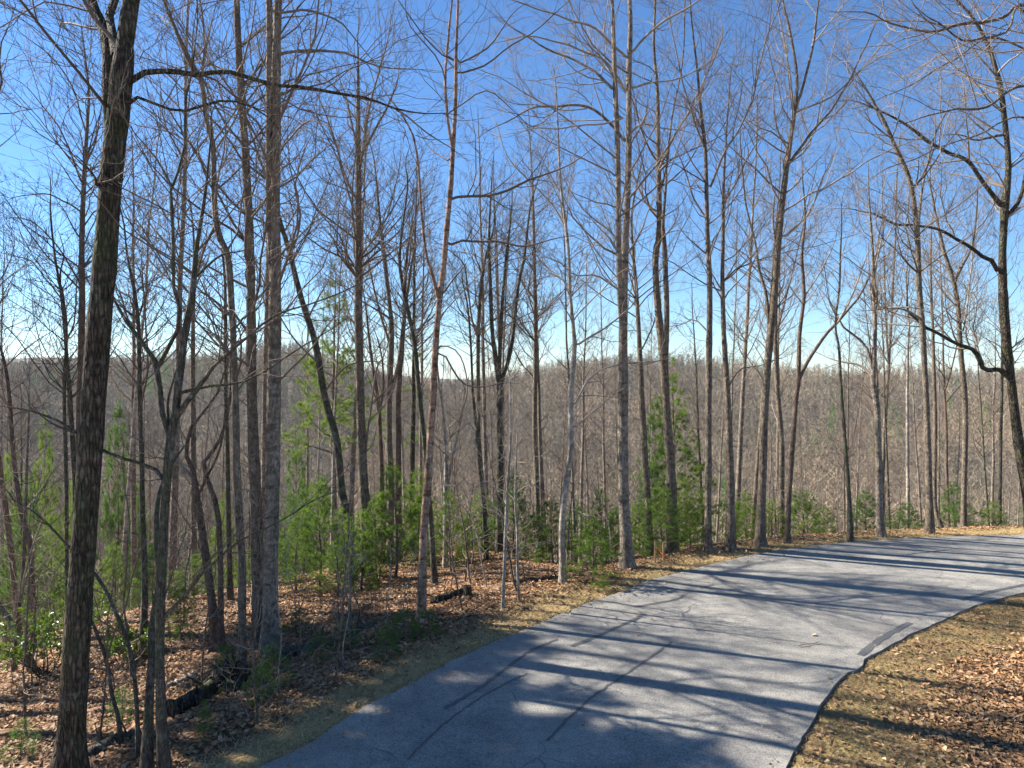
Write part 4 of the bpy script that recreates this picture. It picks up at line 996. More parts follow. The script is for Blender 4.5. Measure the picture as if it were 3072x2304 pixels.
# ------------------------------------------------------------------ pines
def needles(mb, P, D, n, ln, wd, rng):
    """n needles at every tuft point P pointing roughly along D"""
    m = len(P); Pn = np.repeat(P, n, 0); Dn = unit(np.repeat(unit(D), n, 0) * .55 + rng.normal(0, .62, (m * n, 3)))
    L = rng.uniform(.6, 1.1, (m * n, 1)) * ln
    side = unit(np.cross(Dn, rng.normal(size=(m * n, 3)))) * wd / 2
    V = np.stack([Pn - side, Pn + side, Pn + Dn * L], 1).reshape(-1, 3)
    mb.add(V, None, np.arange(m * n * 3).reshape(-1, 3))

def pine(H, spread, seed, mat='needle', clear=0.08, whorl=.25, per=6, tuft=12.0, nn=16, ln=.13, wd=.008, r=None, sub=4.5, flatb=0.25, bark='greybrown', gappy=0.0, name='pine_sapling', root=None):
    rng = np.random.default_rng(seed)
    root = root or empty(name, (0, 0, 0)); r = r or .011 * H + .008
    K = 12; t = np.linspace(0, 1, K); C = np.zeros((K, 4)); C[:, 2] = t * H - .1
    C[:, 0] = np.cumsum(rng.normal(0, .008 * H ** .5, K)); C[:, 1] = np.cumsum(rng.normal(0, .008 * H ** .5, K)); C[:, :2] -= C[0, :2]; C[:, 3] = r * (1 - .88 * t)
    mb = MB(); mb.tubes(C[None, :, :3], C[None, :, 3], 7); mb.obj('trunk', bark, root)
    P0, D, L = [], [], []
    z = H * clear
    while z < H * .97:
        q = z / H
        if rng.random() > gappy:
            p = np.array([np.interp(z, C[:, 2], C[:, 0]), np.interp(z, C[:, 2], C[:, 1]), z]); a0 = rng.uniform(0, 6.28)
            for k in range(per):
                az = a0 + k * 6.283 / per + rng.normal(0, .25)
                env = (1 - q) ** .75 * (1 - .35 * max(0, .3 - q) / .3)
                P0.append(p); D.append([math.cos(az), math.sin(az), flatb + q * .9 + rng.normal(0, .1)]); L.append(max(.1, spread * env * rng.uniform(.65, 1.1)) + .06)
        z += whorl * rng.uniform(.8, 1.2)
    P0.append(C[-1, :3]); D.append([0, 0, 1]); L.append(whorl)
    L = np.array(L)
    P, Rr = grow(np.array(P0), np.array(D), L, np.clip(.012 * L, .003, .05), 7, rng, .08, .05)
    br = MB(); br.tubes(P, Rr, 3)
    n2 = max(6, int(L.sum() * sub)); p, d, l, rr = spawn(P, Rr, n2, rng, .2, (35, 60), (.3, .5), .5, up=.03)
    l = np.clip(l, .12, 1.0)
    P2, R2 = grow(p, d, l, rr, 4, rng, .1, .05); br.tubes(P2, R2, 3)
    br.obj('branch_wood', bark, root)
    fo = MB()
    n3 = int((l.sum() + L.sum() * .5) * tuft)
    p, d, _, _ = spawn(P2, R2, int(n3 * .75), rng, .2, (10, 40)); needles(fo, p, d, nn, ln, wd, rng)
    p, d, _, _ = spawn(P, Rr, int(n3 * .35), rng, .45, (10, 40)); needles(fo, p, d, nn, ln, wd, rng)
    tips = np.concatenate([P[:, -1], P2[:, -1]]); td = np.concatenate([P[:, -1] - P[:, -2], P2[:, -1] - P2[:, -2]])
    needles(fo, tips, td, nn, ln, wd, rng)
    fo.obj('foliage', mat, root, smooth=False)
    return root
PP = [pine(3.0, 1.25, 301, 'needle'), pine(3.0, 1.4, 302, 'needle', whorl=.3), pine(3.0, 1.2, 303, 'needleyel'), pine(3.0, 1.25, 304, 'needledark'),
      pine(1.4, .7, 305, 'needledark', whorl=.22, per=5, sub=5, tuft=9)]
PN = ['bushy bright young pine', 'loose green young pine', 'yellow-green young pine', 'darker green young pine', 'knee-high pine seedling']
pu = [False] * len(PP)
def place_pine(k, x, ytop, ybot, half, Y=None, extra='', base_visible=False):
    if base_visible: q = hit(x, ybot)
    else: q = np.array([ray(x, 0)[0] * Y, Y, 0]); q[2] = gz(q[0], q[1])
    Y = q[1]; ztop = CAMZ + (HOR - ytop * S) / F * Y; H0 = 1.4 if k == 4 else 3.0
    H = max(.5, ztop - q[2]); sz = H / H0; sx = half * S / F * Y / (1.0 if k != 4 else .55)
    rz = random.uniform(0, 6.28)
    if not pu[k]: o = PP[k]; o.location = q; o.rotation_euler = (0, 0, rz); o.scale = (sx, sx, sz); pu[k] = True
    else: o = copy_tree(PP[k], q, rz, (sx, sx, sz))
    tag(o, '%s %s' % (PN[k], extra or gap_phrase(x)), 'pine sapling', 'young pines of the understory')
    return o
BV = True
for a in [
    (0, 1280, 1120, 1262, 78, 0, 'beside the foot of the tall double trunk', BV),
    (0, 1432, 1050, 1215, 74, 19.5, 'right of the tall double trunk, behind the two short stakes'),
    (2, 1490, 1090, 1200, 45, 21, 'squeezed between the splitting trunk and the close pair of trunks'),
    (2, 1612, 1065, 1180, 45, 23, 'just left of the right-leaning trunk'),
    (2, 1665, 1080, 1180, 50, 24, 'directly behind the foot of the right-leaning trunk'),
    (2, 1735, 1065, 1165, 52, 23, 'right of the thin tree with the long arching fork'),
    (3, 1870, 1065, 1150, 50, 25, 'left of the kinked trunk\'s foot'),
    (3, 2060, 1050, 1140, 60, 27, 'behind the trunk forking into a narrow V'),
    (2, 2150, 1085, 1140, 45, 27, 'low beside the oak at the right edge'),
    (1, 855, 1010, 1270, 88, 20.5, 'tall and feathery, just left of the peeling reddish tree\'s foot'),
    (0, 815, 1080, 1270, 60, 20, 'left half of a clump left of the peeling reddish tree'),
    (0, 975, 1060, 1240, 58, 21, 'right of the peeling reddish tree'),
    (1, 1020, 1110, 1235, 48, 22, 'left of the straight pale sapling'),
    (3, 1110, 1020, 1230, 62, 24, 'tall and dark green behind the two pale birch-like saplings'),
    (0, 1160, 1110, 1230, 52, 21.5, 'in the gap right of the two pale saplings'),
    (3, 1245, 1090, 1230, 50, 24, 'behind the pale curving tree'),
    (1, 690, 1045, 1330, 82, 19.0, 'broad and soft, right of the stout grey trunk'),
    (1, 640, 1120, 1330, 60, 18.5, 'close to the right side of the stout grey trunk'),
    (0, 745, 1130, 1300, 62, 19.5, 'under the dark leaning trunk'),
    (3, 700, 1040, 1200, 62, 27, 'farther back, behind the dark leaning trunk'),
    (3, 655, 1050, 1200, 45, 30, 'small, seen high behind the stout grey trunk\'s right side'),
    (1, 420, 1200, 1340, 60, 20, 'left of the rusty forked stems'),
    (0, 390, 1270, 1390, 48, 19.5, 'low on the leaf litter left of the rusty forked stems', BV),
    (3, 330, 1180, 1370, 60, 24, 'behind the mossy twin-trunked tree'),
    (2, 250, 1180, 1330, 58, 22, 'right of the thick oak'),
    (1, 110, 1120, 1290, 55, 24, 'left of the thick oak'),
    (3, 30, 1150, 1300, 60, 24, 'at the far left edge behind the leaning trunk'),
    (3, 60, 1040, 1200, 60, 32, 'tall and dim at the left edge, farther back'),
    (2, 100, 930, 1200, 60, 36, 'tall yellow-green one behind the slim reddish-brown tree'),
    (2, 165, 1000, 1200, 50, 34, 'behind the light trunk left of the thick oak'),
    (3, 255, 900, 1200, 62, 36, 'tall dark one right behind the thick oak'),
    (3, 300, 1060, 1200, 50, 34, 'behind the slender dark trunk'),
    (2, 480, 1080, 1230, 50, 28, 'behind the slim dark stem left of the three tall trunks'),
    (4, 590, 1400, 1500, 50, 0, 'in the shade at the foot of the stout grey trunk', BV),
    (4, 560, 1445, 1520, 40, 0, 'dark, just right of the uprooted stump', BV),
    (4, 487, 1400, 1455, 34, 0, 'bright tuft below the rusty forked stems', BV),
    (4, 492, 1440, 1490, 32, 0, 'above the uprooted stump', BV),
    (4, 872, 1322, 1385, 45, 0, 'left of the peeling reddish tree\'s foot', BV),
    (4, 925, 1330, 1375, 36, 0, 'at the peeling reddish tree\'s foot, on its right', BV),
    (4, 835, 1350, 1420, 38, 0, 'at the road shoulder left of the peeling reddish tree', BV),
    (4, 745, 1350, 1400, 40, 0, 'beside the small fallen log under the pines', BV),
    (4, 690, 1400, 1430, 34, 0, 'at the right end of the mossy fallen log', BV),
    (4, 640, 1330, 1370, 40, 0, 'on the leaf litter right of the stout grey trunk', BV),
    (4, 440, 1560, 1600, 26, 0, 'in front of the long dark fallen log', BV),
    (4, 265, 1500, 1560, 36, 0, 'between the thick oak and the mossy twin-trunked tree', BV),
    (4, 45, 1590, 1640, 40, 0, 'at the very bottom left corner', BV),
    (1, 1380, 1090, 1200, 38, 24, 'behind the slimmer grey trunk right of the double trunk'),
    (3, 1330, 1100, 1220, 46, 23, 'left behind the tall double trunk'),
    (1, 910, 1090, 1250, 50, 23, 'behind the peeling reddish tree'),
    (3, 1062, 1120, 1240, 44, 25, 'behind the straight pale sapling'),
    (1, 590, 1150, 1350, 50, 22, 'behind the stout grey trunk'),
    (2, 905, 1020, 1250, 60, 26, 'rising behind the foot of the peeling reddish tree'),
    (0, 780, 1100, 1290, 66, 18.2, 'bushy in front of the fan-topped trunk'),
    (2, 1040, 1060, 1240, 56, 26, 'tall behind the three-stemmed dark tree'),
    (0, 1195, 1080, 1240, 58, 21, 'close to the left of the pale curving tree\'s foot'),
    (1, 1300, 1060, 1230, 52, 21, 'between the pale curving tree and the double trunk, tall'),
    (2, 1480, 1040, 1200, 60, 23, 'tall one right of the splitting trunk\'s foot'),
    (2, 1590, 1090, 1185, 40, 26, 'behind the close pair by the road shoulder'),
    (0, 1780, 1095, 1165, 42, 26, 'left of the pole-like trunk'),
    (3, 1960, 1090, 1150, 50, 27, 'left of the left-bending trunk\'s foot'),
    (1, 540, 1190, 1380, 50, 21, 'between the leftmost and middle of the three tall trunks'),
    (1, 730, 1180, 1350, 60, 17.6, 'low and soft in front of the dark leaning trunk'),
    (3, 640, 960, 1150, 52, 36, 'tall dim one high behind the stout grey trunk\'s right side'),
    (2, 20, 980, 1200, 55, 38, 'yellow-green one high at the very left edge'),
    (3, 1415, 880, 1180, 60, 30, 'tall one left behind the splitting trunk'),

]:
    place_pine(*a)
def big_pine(x, ytop, Y, spread, seed, mat, label, clear, **kw):
    q = np.array([ray(x, 0)[0] * Y, Y, 0.]); q[2] = gz(q[0], q[1]); H = CAMZ + (HOR - ytop * S) / F * Y - q[2]
    root = empty('pine_tree', tuple(q)); tag(root, label, 'pine tree')
    pine(H, spread, seed, mat, clear=clear, root=root, **kw)
big_pine(722, 590, 30, 3.9, 401, 'needleyel', 'tall open pine with layered yellow-green boughs behind the dark leaning trunk', .40, whorl=.62, per=5, tuft=7, nn=20, ln=.2, wd=.013, sub=3.8, flatb=.0, gappy=.12)
big_pine(1462, 800, 30, 2.6, 402, 'needle', 'large full dark green pine behind the splitting trunk', .12, whorl=.6, per=6, tuft=7, nn=18, ln=.18, wd=.014, sub=4, flatb=.2)
big_pine(890, 690, 46, 2.6, 403, 'needleyel', 'distant thin pine peeking out behind the curved trunk and the peeling tree', .45, whorl=1.1, per=4, tuft=5, nn=14, ln=.25, wd=.035, sub=1.4, flatb=.1, gappy=.3)
# a tall pine outside the frame whose shade falls on the road
def off_pine(x, y, H, spread, seed, clear, label):
    root = empty('pine_tree', (x, y, gz(x, y))); tag(root, label, 'pine tree')
    pine(H, spread, seed, 'needledark', clear=clear, root=root, whorl=.5, per=7, tuft=8, nn=16, ln=.26, wd=.05, sub=2.0, flatb=.1, gappy=.1)
off_pine(-21.8, 20.2, 23.5, 10, 411, .74, 'broad-topped pine out of view on the left whose shade lies on the road')
off_pine(-20.4, 16.6, 21.5, 10, 412, .73, 'second broad-topped pine out of view on the left, nearer the camera')
off_pine(-15.8, 14.4, 17.5, 8.5, 414, .71, 'third broad-topped pine out of view on the left, the shortest')
# a spreading bare oak beside them throws the net of branch shadows
ok = proto_tree(H=24, r=.22, bark='oak', twig='twig', seed=120, cb=.55, nl=26, ll=(2.5, 5.5), dens=.7, wig=.04, rc=.075, jit=.26)
ok.location = (-14.6, 17.8, gz(-14.6, 17.8)); tag(ok, 'spreading bare oak out of view on the left, its limbs reaching toward the road', 'tree')
ok2 = proto_tree(H=23, r=.2, bark='dark', twig='twig', seed=121, cb=.55, nl=20, ll=(2.5, 5.0), dens=.6, wig=.04, rc=.07, jit=.26, fork=True)
ok2.location = (-14.9, 13.2, gz(-14.9, 13.2)); tag(ok2, 'forked bare tree out of view on the left, beside the shortest pine', 'tree')

# evergreen shrub with broad leaves
def shrub(x, y, half, hgt, seed, label):
    q = hit(x, y); rng = np.random.default_rng(seed); root = empty('evergreen_shrub', tuple(q)); tag(root, label, 'shrub')
    n = 16; az = rng.uniform(0, 6.28, n); D = np.stack([np.cos(az) * .7, np.sin(az) * .7, np.full(n, .9)], -1)
    P, Rr = grow(rng.normal(0, .08, (n, 3)) * np.array([1, 1, 0]), D, rng.uniform(.6, 1.1, n) * hgt, np.full(n, .012), 7, rng, .2, 0)
    mb = MB(); mb.tubes(P, Rr, 4); p, d, l, r = spawn(P, Rr, 110, rng, .3, (30, 60), (.25, .5), .6); P2, R2 = grow(p, d, l, r, 4, rng, .2, .05); mb.tubes(P2, R2, 3)
    mb.obj('stem', 'dark', root)
    p, d, _, _ = spawn(P2, R2, 1500, rng, .3, (30, 80)); leaf_cards(p, d, .09, .032, rng).obj('foliage', 'broadleaf', root, smooth=False)
def leaf_cards(p, d, ln, wd, rng):
    m = len(p); D = unit(d + rng.normal(0, .3, (m, 3))); s = unit(np.cross(D, rng.normal(size=(m, 3)))); up = np.cross(s, D)
    L = ln * rng.uniform(.6, 1.2, (m, 1)); W = wd * rng.uniform(.7, 1.2, (m, 1))
    V = np.stack([p, p + D * L * .5 + s * W + up * W * .3, p + D * L, p + D * L * .5 - s * W + up * W * .3], 1).reshape(-1, 3)
    b = np.arange(m) * 4; mb = MB(); mb.add(V, None, np.concatenate([np.stack([b, b + 1, b + 2], -1), np.stack([b, b + 2, b + 3], -1)])); return mb
shrub(100, 1460, 60, 1.7, 501, 'yellow-green broadleaf evergreen shrub left of the thick oak')
shrub(275, 1430, 30, .8, 502, 'small broadleaf evergreen shrub right of the thick oak')

# ------------------------------------------------------------------ fallen wood, stump, stakes
def log(pts, dia, label, bark='oak', name='fallen_log', stubs=3, seed=1):
    rng = np.random.default_rng(seed)
    P = np.array([hit(*p) for p in pts]); root = empty(name, tuple(P[0])); tag(root, label, 'log')
    W = np.zeros((len(P), 4)); W[:, :3] = P - P[0]; W[:, 2] += dia * .38; W[:, 3] = dia / 2 * np.linspace(1, .7, len(P))
    C = catmull(W, 22); C[:, :3] += rng.normal(0, .012, (22, 3)); C[:, 3] *= 1 + .1 * rng.normal(size=22)
    mb = MB(); mb.tubes(C[None, :, :3], C[None, :, 3], 10)
    for e in (0, -1):   # end caps
        c = C[e, :3]; n = mb.n; ring = mb.V[0][:10] if e == 0 else mb.V[0][-10:]
        mb.add(np.vstack([ring, c]), None, [[k, (k + 1) % 10, 10] for k in range(10)])
    mb.obj('log_trunk', bark, root)
    if stubs:
        k = rng.integers(3, 19, stubs); D = rng.normal(size=(stubs, 3)); D[:, 2] = np.abs(D[:, 2]) + .5
        Q, Rr = grow(C[k, :3], D, rng.uniform(.2, .5, stubs), np.full(stubs, dia * .13), 4, rng, .2, 0)
        m2 = MB(); m2.tubes(Q, Rr, 5); m2.obj('branch_stub', bark, root)
log([(362, 1552), (420, 1525), (450, 1505), (492, 1478)], .30, 'long dark fallen log running up to the uprooted stump', 'oak', seed=3)
log([(362, 1490), (390, 1478), (424, 1462)], .12, 'short pale weathered log lying above the long dark log', 'pale', seed=4, stubs=1)
log([(612, 1425), (650, 1415), (705, 1400), (730, 1392)], .24, 'mossy dark log lying across the leaves right of the stout trunk', 'dark', seed=5)
log([(934, 1308), (965, 1296), (1000, 1284)], .20, 'broken dark log in the leaves right of the peeling reddish tree', 'oak', seed=6)
log([(735, 1383), (770, 1370), (812, 1354)], .18, 'thin dark log under the pine clump, left of the peeling reddish tree', 'dark', seed=7)
log([(190, 1640), (260, 1602), (300, 1590)], .14, 'half-buried branch on the leaves at the foot of the mossy tree', 'dark', seed=8, stubs=2)
log([(930, 1348), (1000, 1335), (1050, 1330)], .05, 'slender fallen stick near the road shoulder', 'dark', seed=9, stubs=2)
log([(1110, 1262), (1180, 1255), (1230, 1252)], .16, 'shaded log under the pines left of the pale curving tree', 'oak', seed=10)
# root ball
def stump(x, y, sz, label, seed):
    q = hit(x, y); rng = np.random.default_rng(seed); root = empty('uprooted_stump', tuple(q)); tag(root, label, 'stump')
    nu, nv = 18, 12; V = []
    for a in range(nv):
        for b in range(nu):
            th = math.pi * a / (nv - 1); ph = 2 * math.pi * b / nu
            r = sz * (1 + .28 * math.sin(3 * ph + a) + .22 * rng.normal()) * (1 if 0 < a < nv - 1 else .7)
            V.append((r * math.sin(th) * math.cos(ph) * 1.1, r * math.sin(th) * math.sin(ph) * .7, sz * .6 + r * math.cos(th)))
    Fq = [(a * nu + b, (a + 1) * nu + b, (a + 1) * nu + (b + 1) % nu, a * nu + (b + 1) % nu) for a in range(nv - 1) for b in range(nu)]
    mb = MB(); mb.add(V, Fq); mb.obj('root_ball', 'oak', root, smooth=False)
    D = rng.normal(size=(16, 3)); D[:, 2] = np.abs(D[:, 2]); P, Rr = grow(np.tile([0, 0, sz * .6], (16, 1)), D, rng.uniform(1.3, 2.2, 16) * sz, np.full(16, .03), 7, rng, .35, -.05)
    m2 = MB(); m2.tubes(P, Rr, 5); m2.obj('root', 'oak', root)
stump(503, 1488, .27, 'black uprooted stump with tangled roots at the end of the long dark log', 1)
def cut_stump(x, y, label):
    q = hit(x, y); root = empty('tree_stump', tuple(q)); tag(root, label, 'stump')
    K = 6; C = np.zeros((1, K, 3)); C[0, :, 2] = np.linspace(-.1, .26, K); r = np.array([[.15, .13, .11, .10, .10, .09]])
    mb = MB(); mb.tubes(C, r, 12); a = np.arange(12) * 2 * math.pi / 12
    mb.add(np.vstack([np.stack([np.cos(a) * .09, np.sin(a) * .09, np.full(12, .26)], -1), [[0, 0, .24]]]), None, [[k, (k + 1) % 12, 12] for k in range(12)])
    mb.obj('stump_body', 'oak', root)
cut_stump(1010, 1290, 'short dark broken stump beside the broken log, right of the peeling reddish tree')
# two short survey stakes
def box(mb, x0, x1, y0, y1, z0, z1):
    V = [(x, y, z) for x in (x0, x1) for y in (y0, y1) for z in (z0, z1)]
    mb.add(V, [(0, 1, 3, 2), (4, 6, 7, 5), (0, 4, 5, 1), (2, 3, 7, 6), (0, 2, 6, 4), (1, 5, 7, 3)])
def stake(x, y, h, label, ribbon):
    q = hit(x, y); root = empty('survey_stake', tuple(q)); tag(root, label, 'stake')
    mb = MB(); box(mb, -.022, .022, -.012, .012, -.1, h)
    mb.add([(-.022, -.012, h), (.022, -.012, h), (.022, .012, h), (-.022, .012, h), (0, 0, h + .05)], None, [(0, 1, 4), (1, 2, 4), (2, 3, 4), (3, 0, 4)])
    mb.obj('stake_post', 'stake', root, smooth=False)
    if ribbon:
        m = MB(); n = 9; t = np.linspace(0, 1, n); cx = .02 + t * .30; cz = h * .75 - .26 * t + .03 * np.sin(t * 9); cy = -.016 + .04 * np.sin(t * 6)
        V = np.stack([np.stack([cx, cy, cz - .03], -1), np.stack([cx, cy, cz + .03], -1), np.stack([cx, cy + .004, cz + .03], -1), np.stack([cx, cy + .004, cz - .03], -1)], 1).reshape(-1, 3)
        Q = [[a * 4 + b, a * 4 + (b + 1) % 4, (a + 1) * 4 + (b + 1) % 4, (a + 1) * 4 + b] for a in range(n - 1) for b in range(4)]
        m.add(V, Q); m.obj('ribbon', 'ribbon', root)
stake(1415, 1217, .55, 'left wooden stake with a bright orange ribbon at the road shoulder', True)
stake(1433, 1214, .50, 'right wooden stake without ribbon at the road shoulder', False)

# ------------------------------------------------------------------ leaves, straw, turf (nobody could count them)
def in_view(x, y, m=1.0): return (np.abs(x) < .76 * y + m)
def flat_leaves(X, Y, Z, rng, s0=.026, s1=.052):
    n = len(X); a = rng.uniform(0, 6.28, n); s = rng.uniform(s0, s1, n)
    T = np.stack([np.cos(a), np.sin(a), rng.normal(0, .28, n)], -1); B = np.stack([-np.sin(a), np.cos(a), rng.normal(0, .28, n)], -1)
    P = np.stack([X, Y, Z + .012 + rng.random(n) * .035], -1); up = np.array([0, 0, 1.]) * (rng.uniform(-.1, .55, n) * s)[:, None]
    T *= s[:, None]; B *= (s * rng.uniform(.45, .8, n))[:, None]
    V = np.stack([P - T, P - T * .2 + B + up, P + T * .45 + B * .7 + up, P + T, P + T * .45 - B * .7 + up, P - T * .2 - B + up], 1).reshape(-1, 3)
    b = np.arange(n) * 6
    mb = MB(); mb.add(V, None, np.concatenate([np.stack([b, b + 2, b + 1], -1), np.stack([b, b + 3, b + 2], -1), np.stack([b, b + 4, b + 3], -1), np.stack([b, b + 5, b + 4], -1)])); return mb
rng = np.random.default_rng(77)
n = 540000; Yl = rng.uniform(7, 30, n); Xl = rng.uniform(-1, 1, n) * (.76 * 30 + 3.5)
k = in_view(Xl, Yl, 3.5); Xl, Yl = Xl[k], Yl[k]; d = sdist(Xl, Yl, LEFT)
pat = vnoise(Xl, Yl, 1.1, 31) + .6 * vnoise(Xl, Yl, .35, 32)
k = (d > .1) & ((d > .65 + 1.3 * rng.random(len(d)) ** 2) | (rng.random(len(d)) < .10)) & (d < 17) & (pat > -.30 + .0 * d) & (rng.random(len(d)) < np.clip(1.25 - d / 22, .3, 1))
Xl, Yl = Xl[k], Yl[k]
flat_leaves(Xl, Yl, terrain(Xl, Yl), rng).obj('leaf_litter', 'leaf', smooth=False)
tag(bpy.data.objects['leaf_litter'], 'brown fallen leaves covering the wooded bank below the road', 'leaf litter', kind='stuff')
n = 170000; Yr = rng.uniform(5, 16, n); Xr = rng.uniform(2, 14, n); k = in_view(Xr, Yr); Xr, Yr = Xr[k], Yr[k]
dr = -sdist(Xr, Yr, RIGHT); pr = np.clip((dr - .75 + 1.4 * vnoise(Xr, Yr, 1.4, 12)) / 1.6, .06, 1)
k = (dr > .1) & (rng.random(len(dr)) < pr); Xr, Yr = Xr[k], Yr[k]
flat_leaves(Xr, Yr, terrain(Xr, Yr), rng, .022, .05).obj('verge_leaves', 'leaf', smooth=False)
tag(bpy.data.objects['verge_leaves'], 'fallen leaves drifted on the verge right of the road', 'leaf litter', kind='stuff')

def blades(X, Y, Z, rng, l0, l1, wd, lift):
    n = len(X); a = rng.uniform(0, 6.28, n); L = rng.uniform(l0, l1, n)[:, None]
    D = unit(np.stack([np.cos(a), np.sin(a), np.abs(rng.normal(0, lift, n)) + .05], -1)); s = unit(np.cross(D, np.array([0, 0, 1.]))) * wd / 2
    P = np.stack([X, Y, Z + .004], -1); Mid = P + D * L * .55; tip = P + D * L; tip[:, 2] -= L[:, 0] * .18
    V = np.stack([P - s, P + s, Mid + s * .8, Mid - s * .8, tip], 1).reshape(-1, 3); b = np.arange(n) * 5
    mb = MB(); mb.add(V, np.stack([b, b + 1, b + 2, b + 3], -1), np.stack([b + 3, b + 2, b + 4], -1)); return mb
n = 500000; Xs = rng.uniform(-8, 22, n); Ys = rng.uniform(7, 23, n); k = in_view(Xs, Ys); Xs, Ys = Xs[k], Ys[k]; d = sdist(Xs, Ys, LEFT)
lim = 1.4 + .5 * vnoise(Xs, Ys, 1.5, 8) + .3 * vnoise(Xs, Ys, .5, 9) + np.clip(Xs / 8, -.5, .5)
k = (d > -.05 - .35 * rng.random(len(d)) ** 4 - .25 * np.clip(vnoise(Xs, Ys, .6, 41), 0, 1)) & (d < lim + rng.normal(0, .25, len(d))); Xs, Ys = Xs[k], Ys[k]
blades(Xs, Ys, terrain(Xs, Ys), rng, .05, .16, .008, .35).obj('dry_grass', 'straw', smooth=False)
tag(bpy.data.objects['dry_grass'], 'dry straw-coloured grass along the far shoulder of the road', 'grass', kind='stuff')
n = 260000; Xs = rng.uniform(2, 15, n); Ys = rng.uniform(5.5, 17, n); k = in_view(Xs, Ys); Xs, Ys = Xs[k], Ys[k]; dr = -sdist(Xs, Ys, RIGHT)
k = (dr > .0) & (rng.random(len(dr)) < 1.0 - .85 * np.clip((dr - 1.25 + 1.4 * vnoise(Xs, Ys, 1.4, 12)) / 1.2, 0, 1)); Xs, Ys = Xs[k], Ys[k]
blades(Xs, Ys, terrain(Xs, Ys), rng, .025, .075, .006, .6).obj('verge_grass', 'turf', smooth=False)
tag(bpy.data.objects['verge_grass'], 'short dormant olive and tan turf on the near verge right of the road', 'grass', kind='stuff')

n = 60000; Xs = rng.uniform(-8, 24, n); Ys = rng.uniform(7, 23, n); k = in_view(Xs, Ys); Xs, Ys = Xs[k], Ys[k]; d = -sdist(Xs, Ys, LEFT); dr = sdist(Xs, Ys, RIGHT)
k = (d > .02) & (dr > .02) & (rng.random(len(d)) < .005 + .7 * np.exp(-d / .25) + .12 * np.exp(-dr / .2)); Xs, Ys = Xs[k], Ys[k]
flat_leaves(Xs, Ys, .02 * vnoise(Xs, Ys, 2.5, 25), rng, .010, .034).obj('road_debris', 'leaf', smooth=False)
tag(bpy.data.objects['road_debris'], 'crumbled leaves and bark bits strewn along the edges of the asphalt', 'leaf litter', kind='stuff')

# small things on the road
def road_leaf(x, y, s, label, mat='leaf'):
    X, Y = flat(x, y); r_ = np.random.default_rng(int(x)); z = 0.02 * vnoise(np.array([X]), np.array([Y]), 2.5, 25)
    o = flat_leaves(np.array([X]), np.array([Y]), z - .018, r_, s, s * 1.05).obj('fallen_leaf', mat, smooth=False); tag(o, label, 'leaf')
road_leaf(1758, 1373, .055, 'curled brown leaf on the sunlit asphalt near the verge')
road_leaf(2018, 1230, .05, 'dark leaf lying far up the road on the right')
road_leaf(1409, 1340, .045, 'small reddish leaf beside the tar line on the road')
X, Y = flat(1748, 1396)
mb = MB(); C = np.zeros((1, 8, 3)); C[0, :, 0] = X + np.linspace(-.22, .22, 8); C[0, :, 1] = Y + np.linspace(-.05, .12, 8); C[0, :, 2] = .03 + .01 * np.sin(np.arange(8))
mb.tubes(C, np.full((1, 8), .008), 6); tag(mb.obj('fallen_twig', 'twigpale'), 'pale broken twig on the asphalt near the brown curled leaf', 'twig')

# ------------------------------------------------------------------ air
m, n_, o_ = new_mat('thin_air')
pv = N(n_, 'ShaderNodeVolumePrincipled'); pv.inputs['Color'].default_value = (0.8, 0.9, 1.0, 1); pv.inputs['Density'].default_value = 0.00013; pv.inputs['Anisotropy'].default_value = 0.2
n_.links.new(pv.outputs[0], o_.inputs['Volume']); M['haze'] = m
mb = MB(); box(mb, -2300, 2300, -220, 2300, -110, 75)
tag(mb.obj('haze', 'haze', smooth=False), kind='stuff')

# ------------------------------------------------------------------ far wood across the valley (one mass)
rng = np.random.default_rng(91)
n = 19000
Y = 95 + 560 * rng.random(n * 3) ** .8; X = rng.uniform(-1.25, 1.1, n * 3) * Y
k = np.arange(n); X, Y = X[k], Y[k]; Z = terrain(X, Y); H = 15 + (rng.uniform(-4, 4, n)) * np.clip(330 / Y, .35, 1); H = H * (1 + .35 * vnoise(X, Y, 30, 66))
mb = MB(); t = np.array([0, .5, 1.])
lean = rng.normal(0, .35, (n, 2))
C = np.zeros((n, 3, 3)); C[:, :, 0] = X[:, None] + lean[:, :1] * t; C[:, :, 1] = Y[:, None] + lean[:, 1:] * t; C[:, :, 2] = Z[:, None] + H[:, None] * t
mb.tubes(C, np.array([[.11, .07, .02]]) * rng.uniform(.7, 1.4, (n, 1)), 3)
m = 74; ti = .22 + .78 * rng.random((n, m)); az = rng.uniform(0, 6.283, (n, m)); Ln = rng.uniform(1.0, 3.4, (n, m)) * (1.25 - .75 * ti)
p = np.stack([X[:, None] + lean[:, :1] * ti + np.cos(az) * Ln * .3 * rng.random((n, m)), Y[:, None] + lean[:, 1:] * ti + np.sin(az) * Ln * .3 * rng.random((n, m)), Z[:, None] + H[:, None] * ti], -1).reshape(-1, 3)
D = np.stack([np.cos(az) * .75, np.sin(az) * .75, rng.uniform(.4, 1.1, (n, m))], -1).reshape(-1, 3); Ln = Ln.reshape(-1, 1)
wdt = rng.uniform(.035, .085, (len(p), 1)) * np.clip(p[:, 1:2] / 230, 1, 2.6); side = unit(np.cross(D, rng.normal(size=p.shape))) * wdt
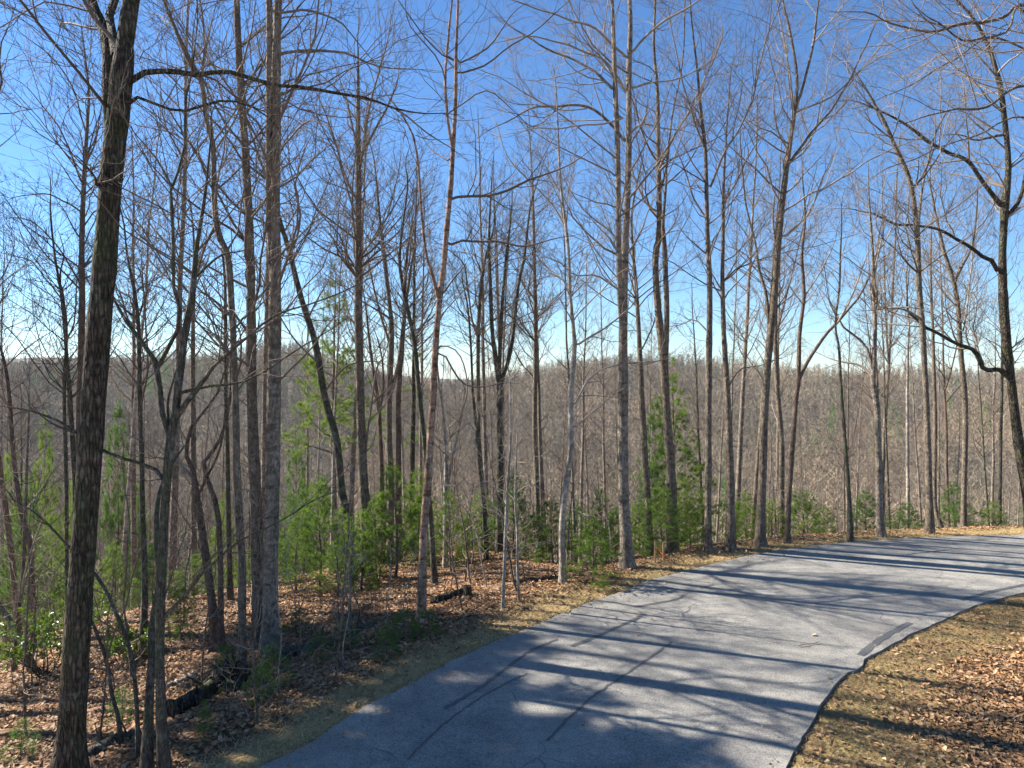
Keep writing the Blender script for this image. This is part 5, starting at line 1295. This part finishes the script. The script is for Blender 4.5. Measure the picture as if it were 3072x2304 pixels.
Vt = np.stack([p - side, p + side, p + D * Ln], 1).reshape(-1, 3)
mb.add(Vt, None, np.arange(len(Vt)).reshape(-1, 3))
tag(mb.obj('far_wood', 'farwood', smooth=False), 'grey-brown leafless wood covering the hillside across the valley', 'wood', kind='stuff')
n = 420; Y = 110 + 480 * rng.random(n); X = rng.uniform(-.86, .86, n) * Y; 
k = vnoise(X, Y, 70, 55) > .02; X, Y = X[k], Y[k]; n = len(X); Z = terrain(X, Y); H = rng.uniform(11, 18, n); m = 260
ti = .25 + .75 * rng.random((n, m)); az = rng.uniform(0, 6.283, (n, m)); rr = 3.0 * (1.02 - ti) ** .8 * rng.random((n, m)) ** .5
p = np.stack([X[:, None] + np.cos(az) * rr, Y[:, None] + np.sin(az) * rr, Z[:, None] + H[:, None] * ti], -1).reshape(-1, 3)
D = np.stack([np.cos(az), np.sin(az), rng.uniform(-.1, .5, (n, m))], -1).reshape(-1, 3); side = unit(np.cross(D, rng.normal(size=p.shape))) * .16
Vt = np.stack([p - side, p + side, p + D * .9], 1).reshape(-1, 3); mb = MB(); mb.add(Vt, None, np.arange(len(Vt)).reshape(-1, 3))
tag(mb.obj('far_pines', 'needledark', smooth=False), 'scattered dark pines among the far leafless wood', 'wood', kind='stuff')
DIRS = {2: ['left one', 'right one'], 3: ['left one', 'middle one', 'right one']}
dl = {}
for o in COL.objects:
    if o.parent is None and o.get('group') and o.get('label'): dl.setdefault(o['label'], []).append(o)
for lb, os_ in dl.items():
    if len(os_) > 1:
        os_.sort(key=lambda o: o.location.x / o.location.y)
        ORD = ['leftmost', 'second from left', 'third from left', 'fourth from left', 'fifth from left', 'sixth from left', 'seventh from left', 'eighth from left']
        nm = DIRS.get(len(os_)) or ORD[:len(os_) - 1] + ['rightmost']
        for o, t_ in zip(os_, nm): o['label'] = lb + ', ' + t_
for o in COL.objects:
    if o.get('label') and len(o['label'].replace('-', ' ').split()) > 16: print('LONG', len(o['label'].split()), o['label'])
print('objects', len(bpy.data.objects))
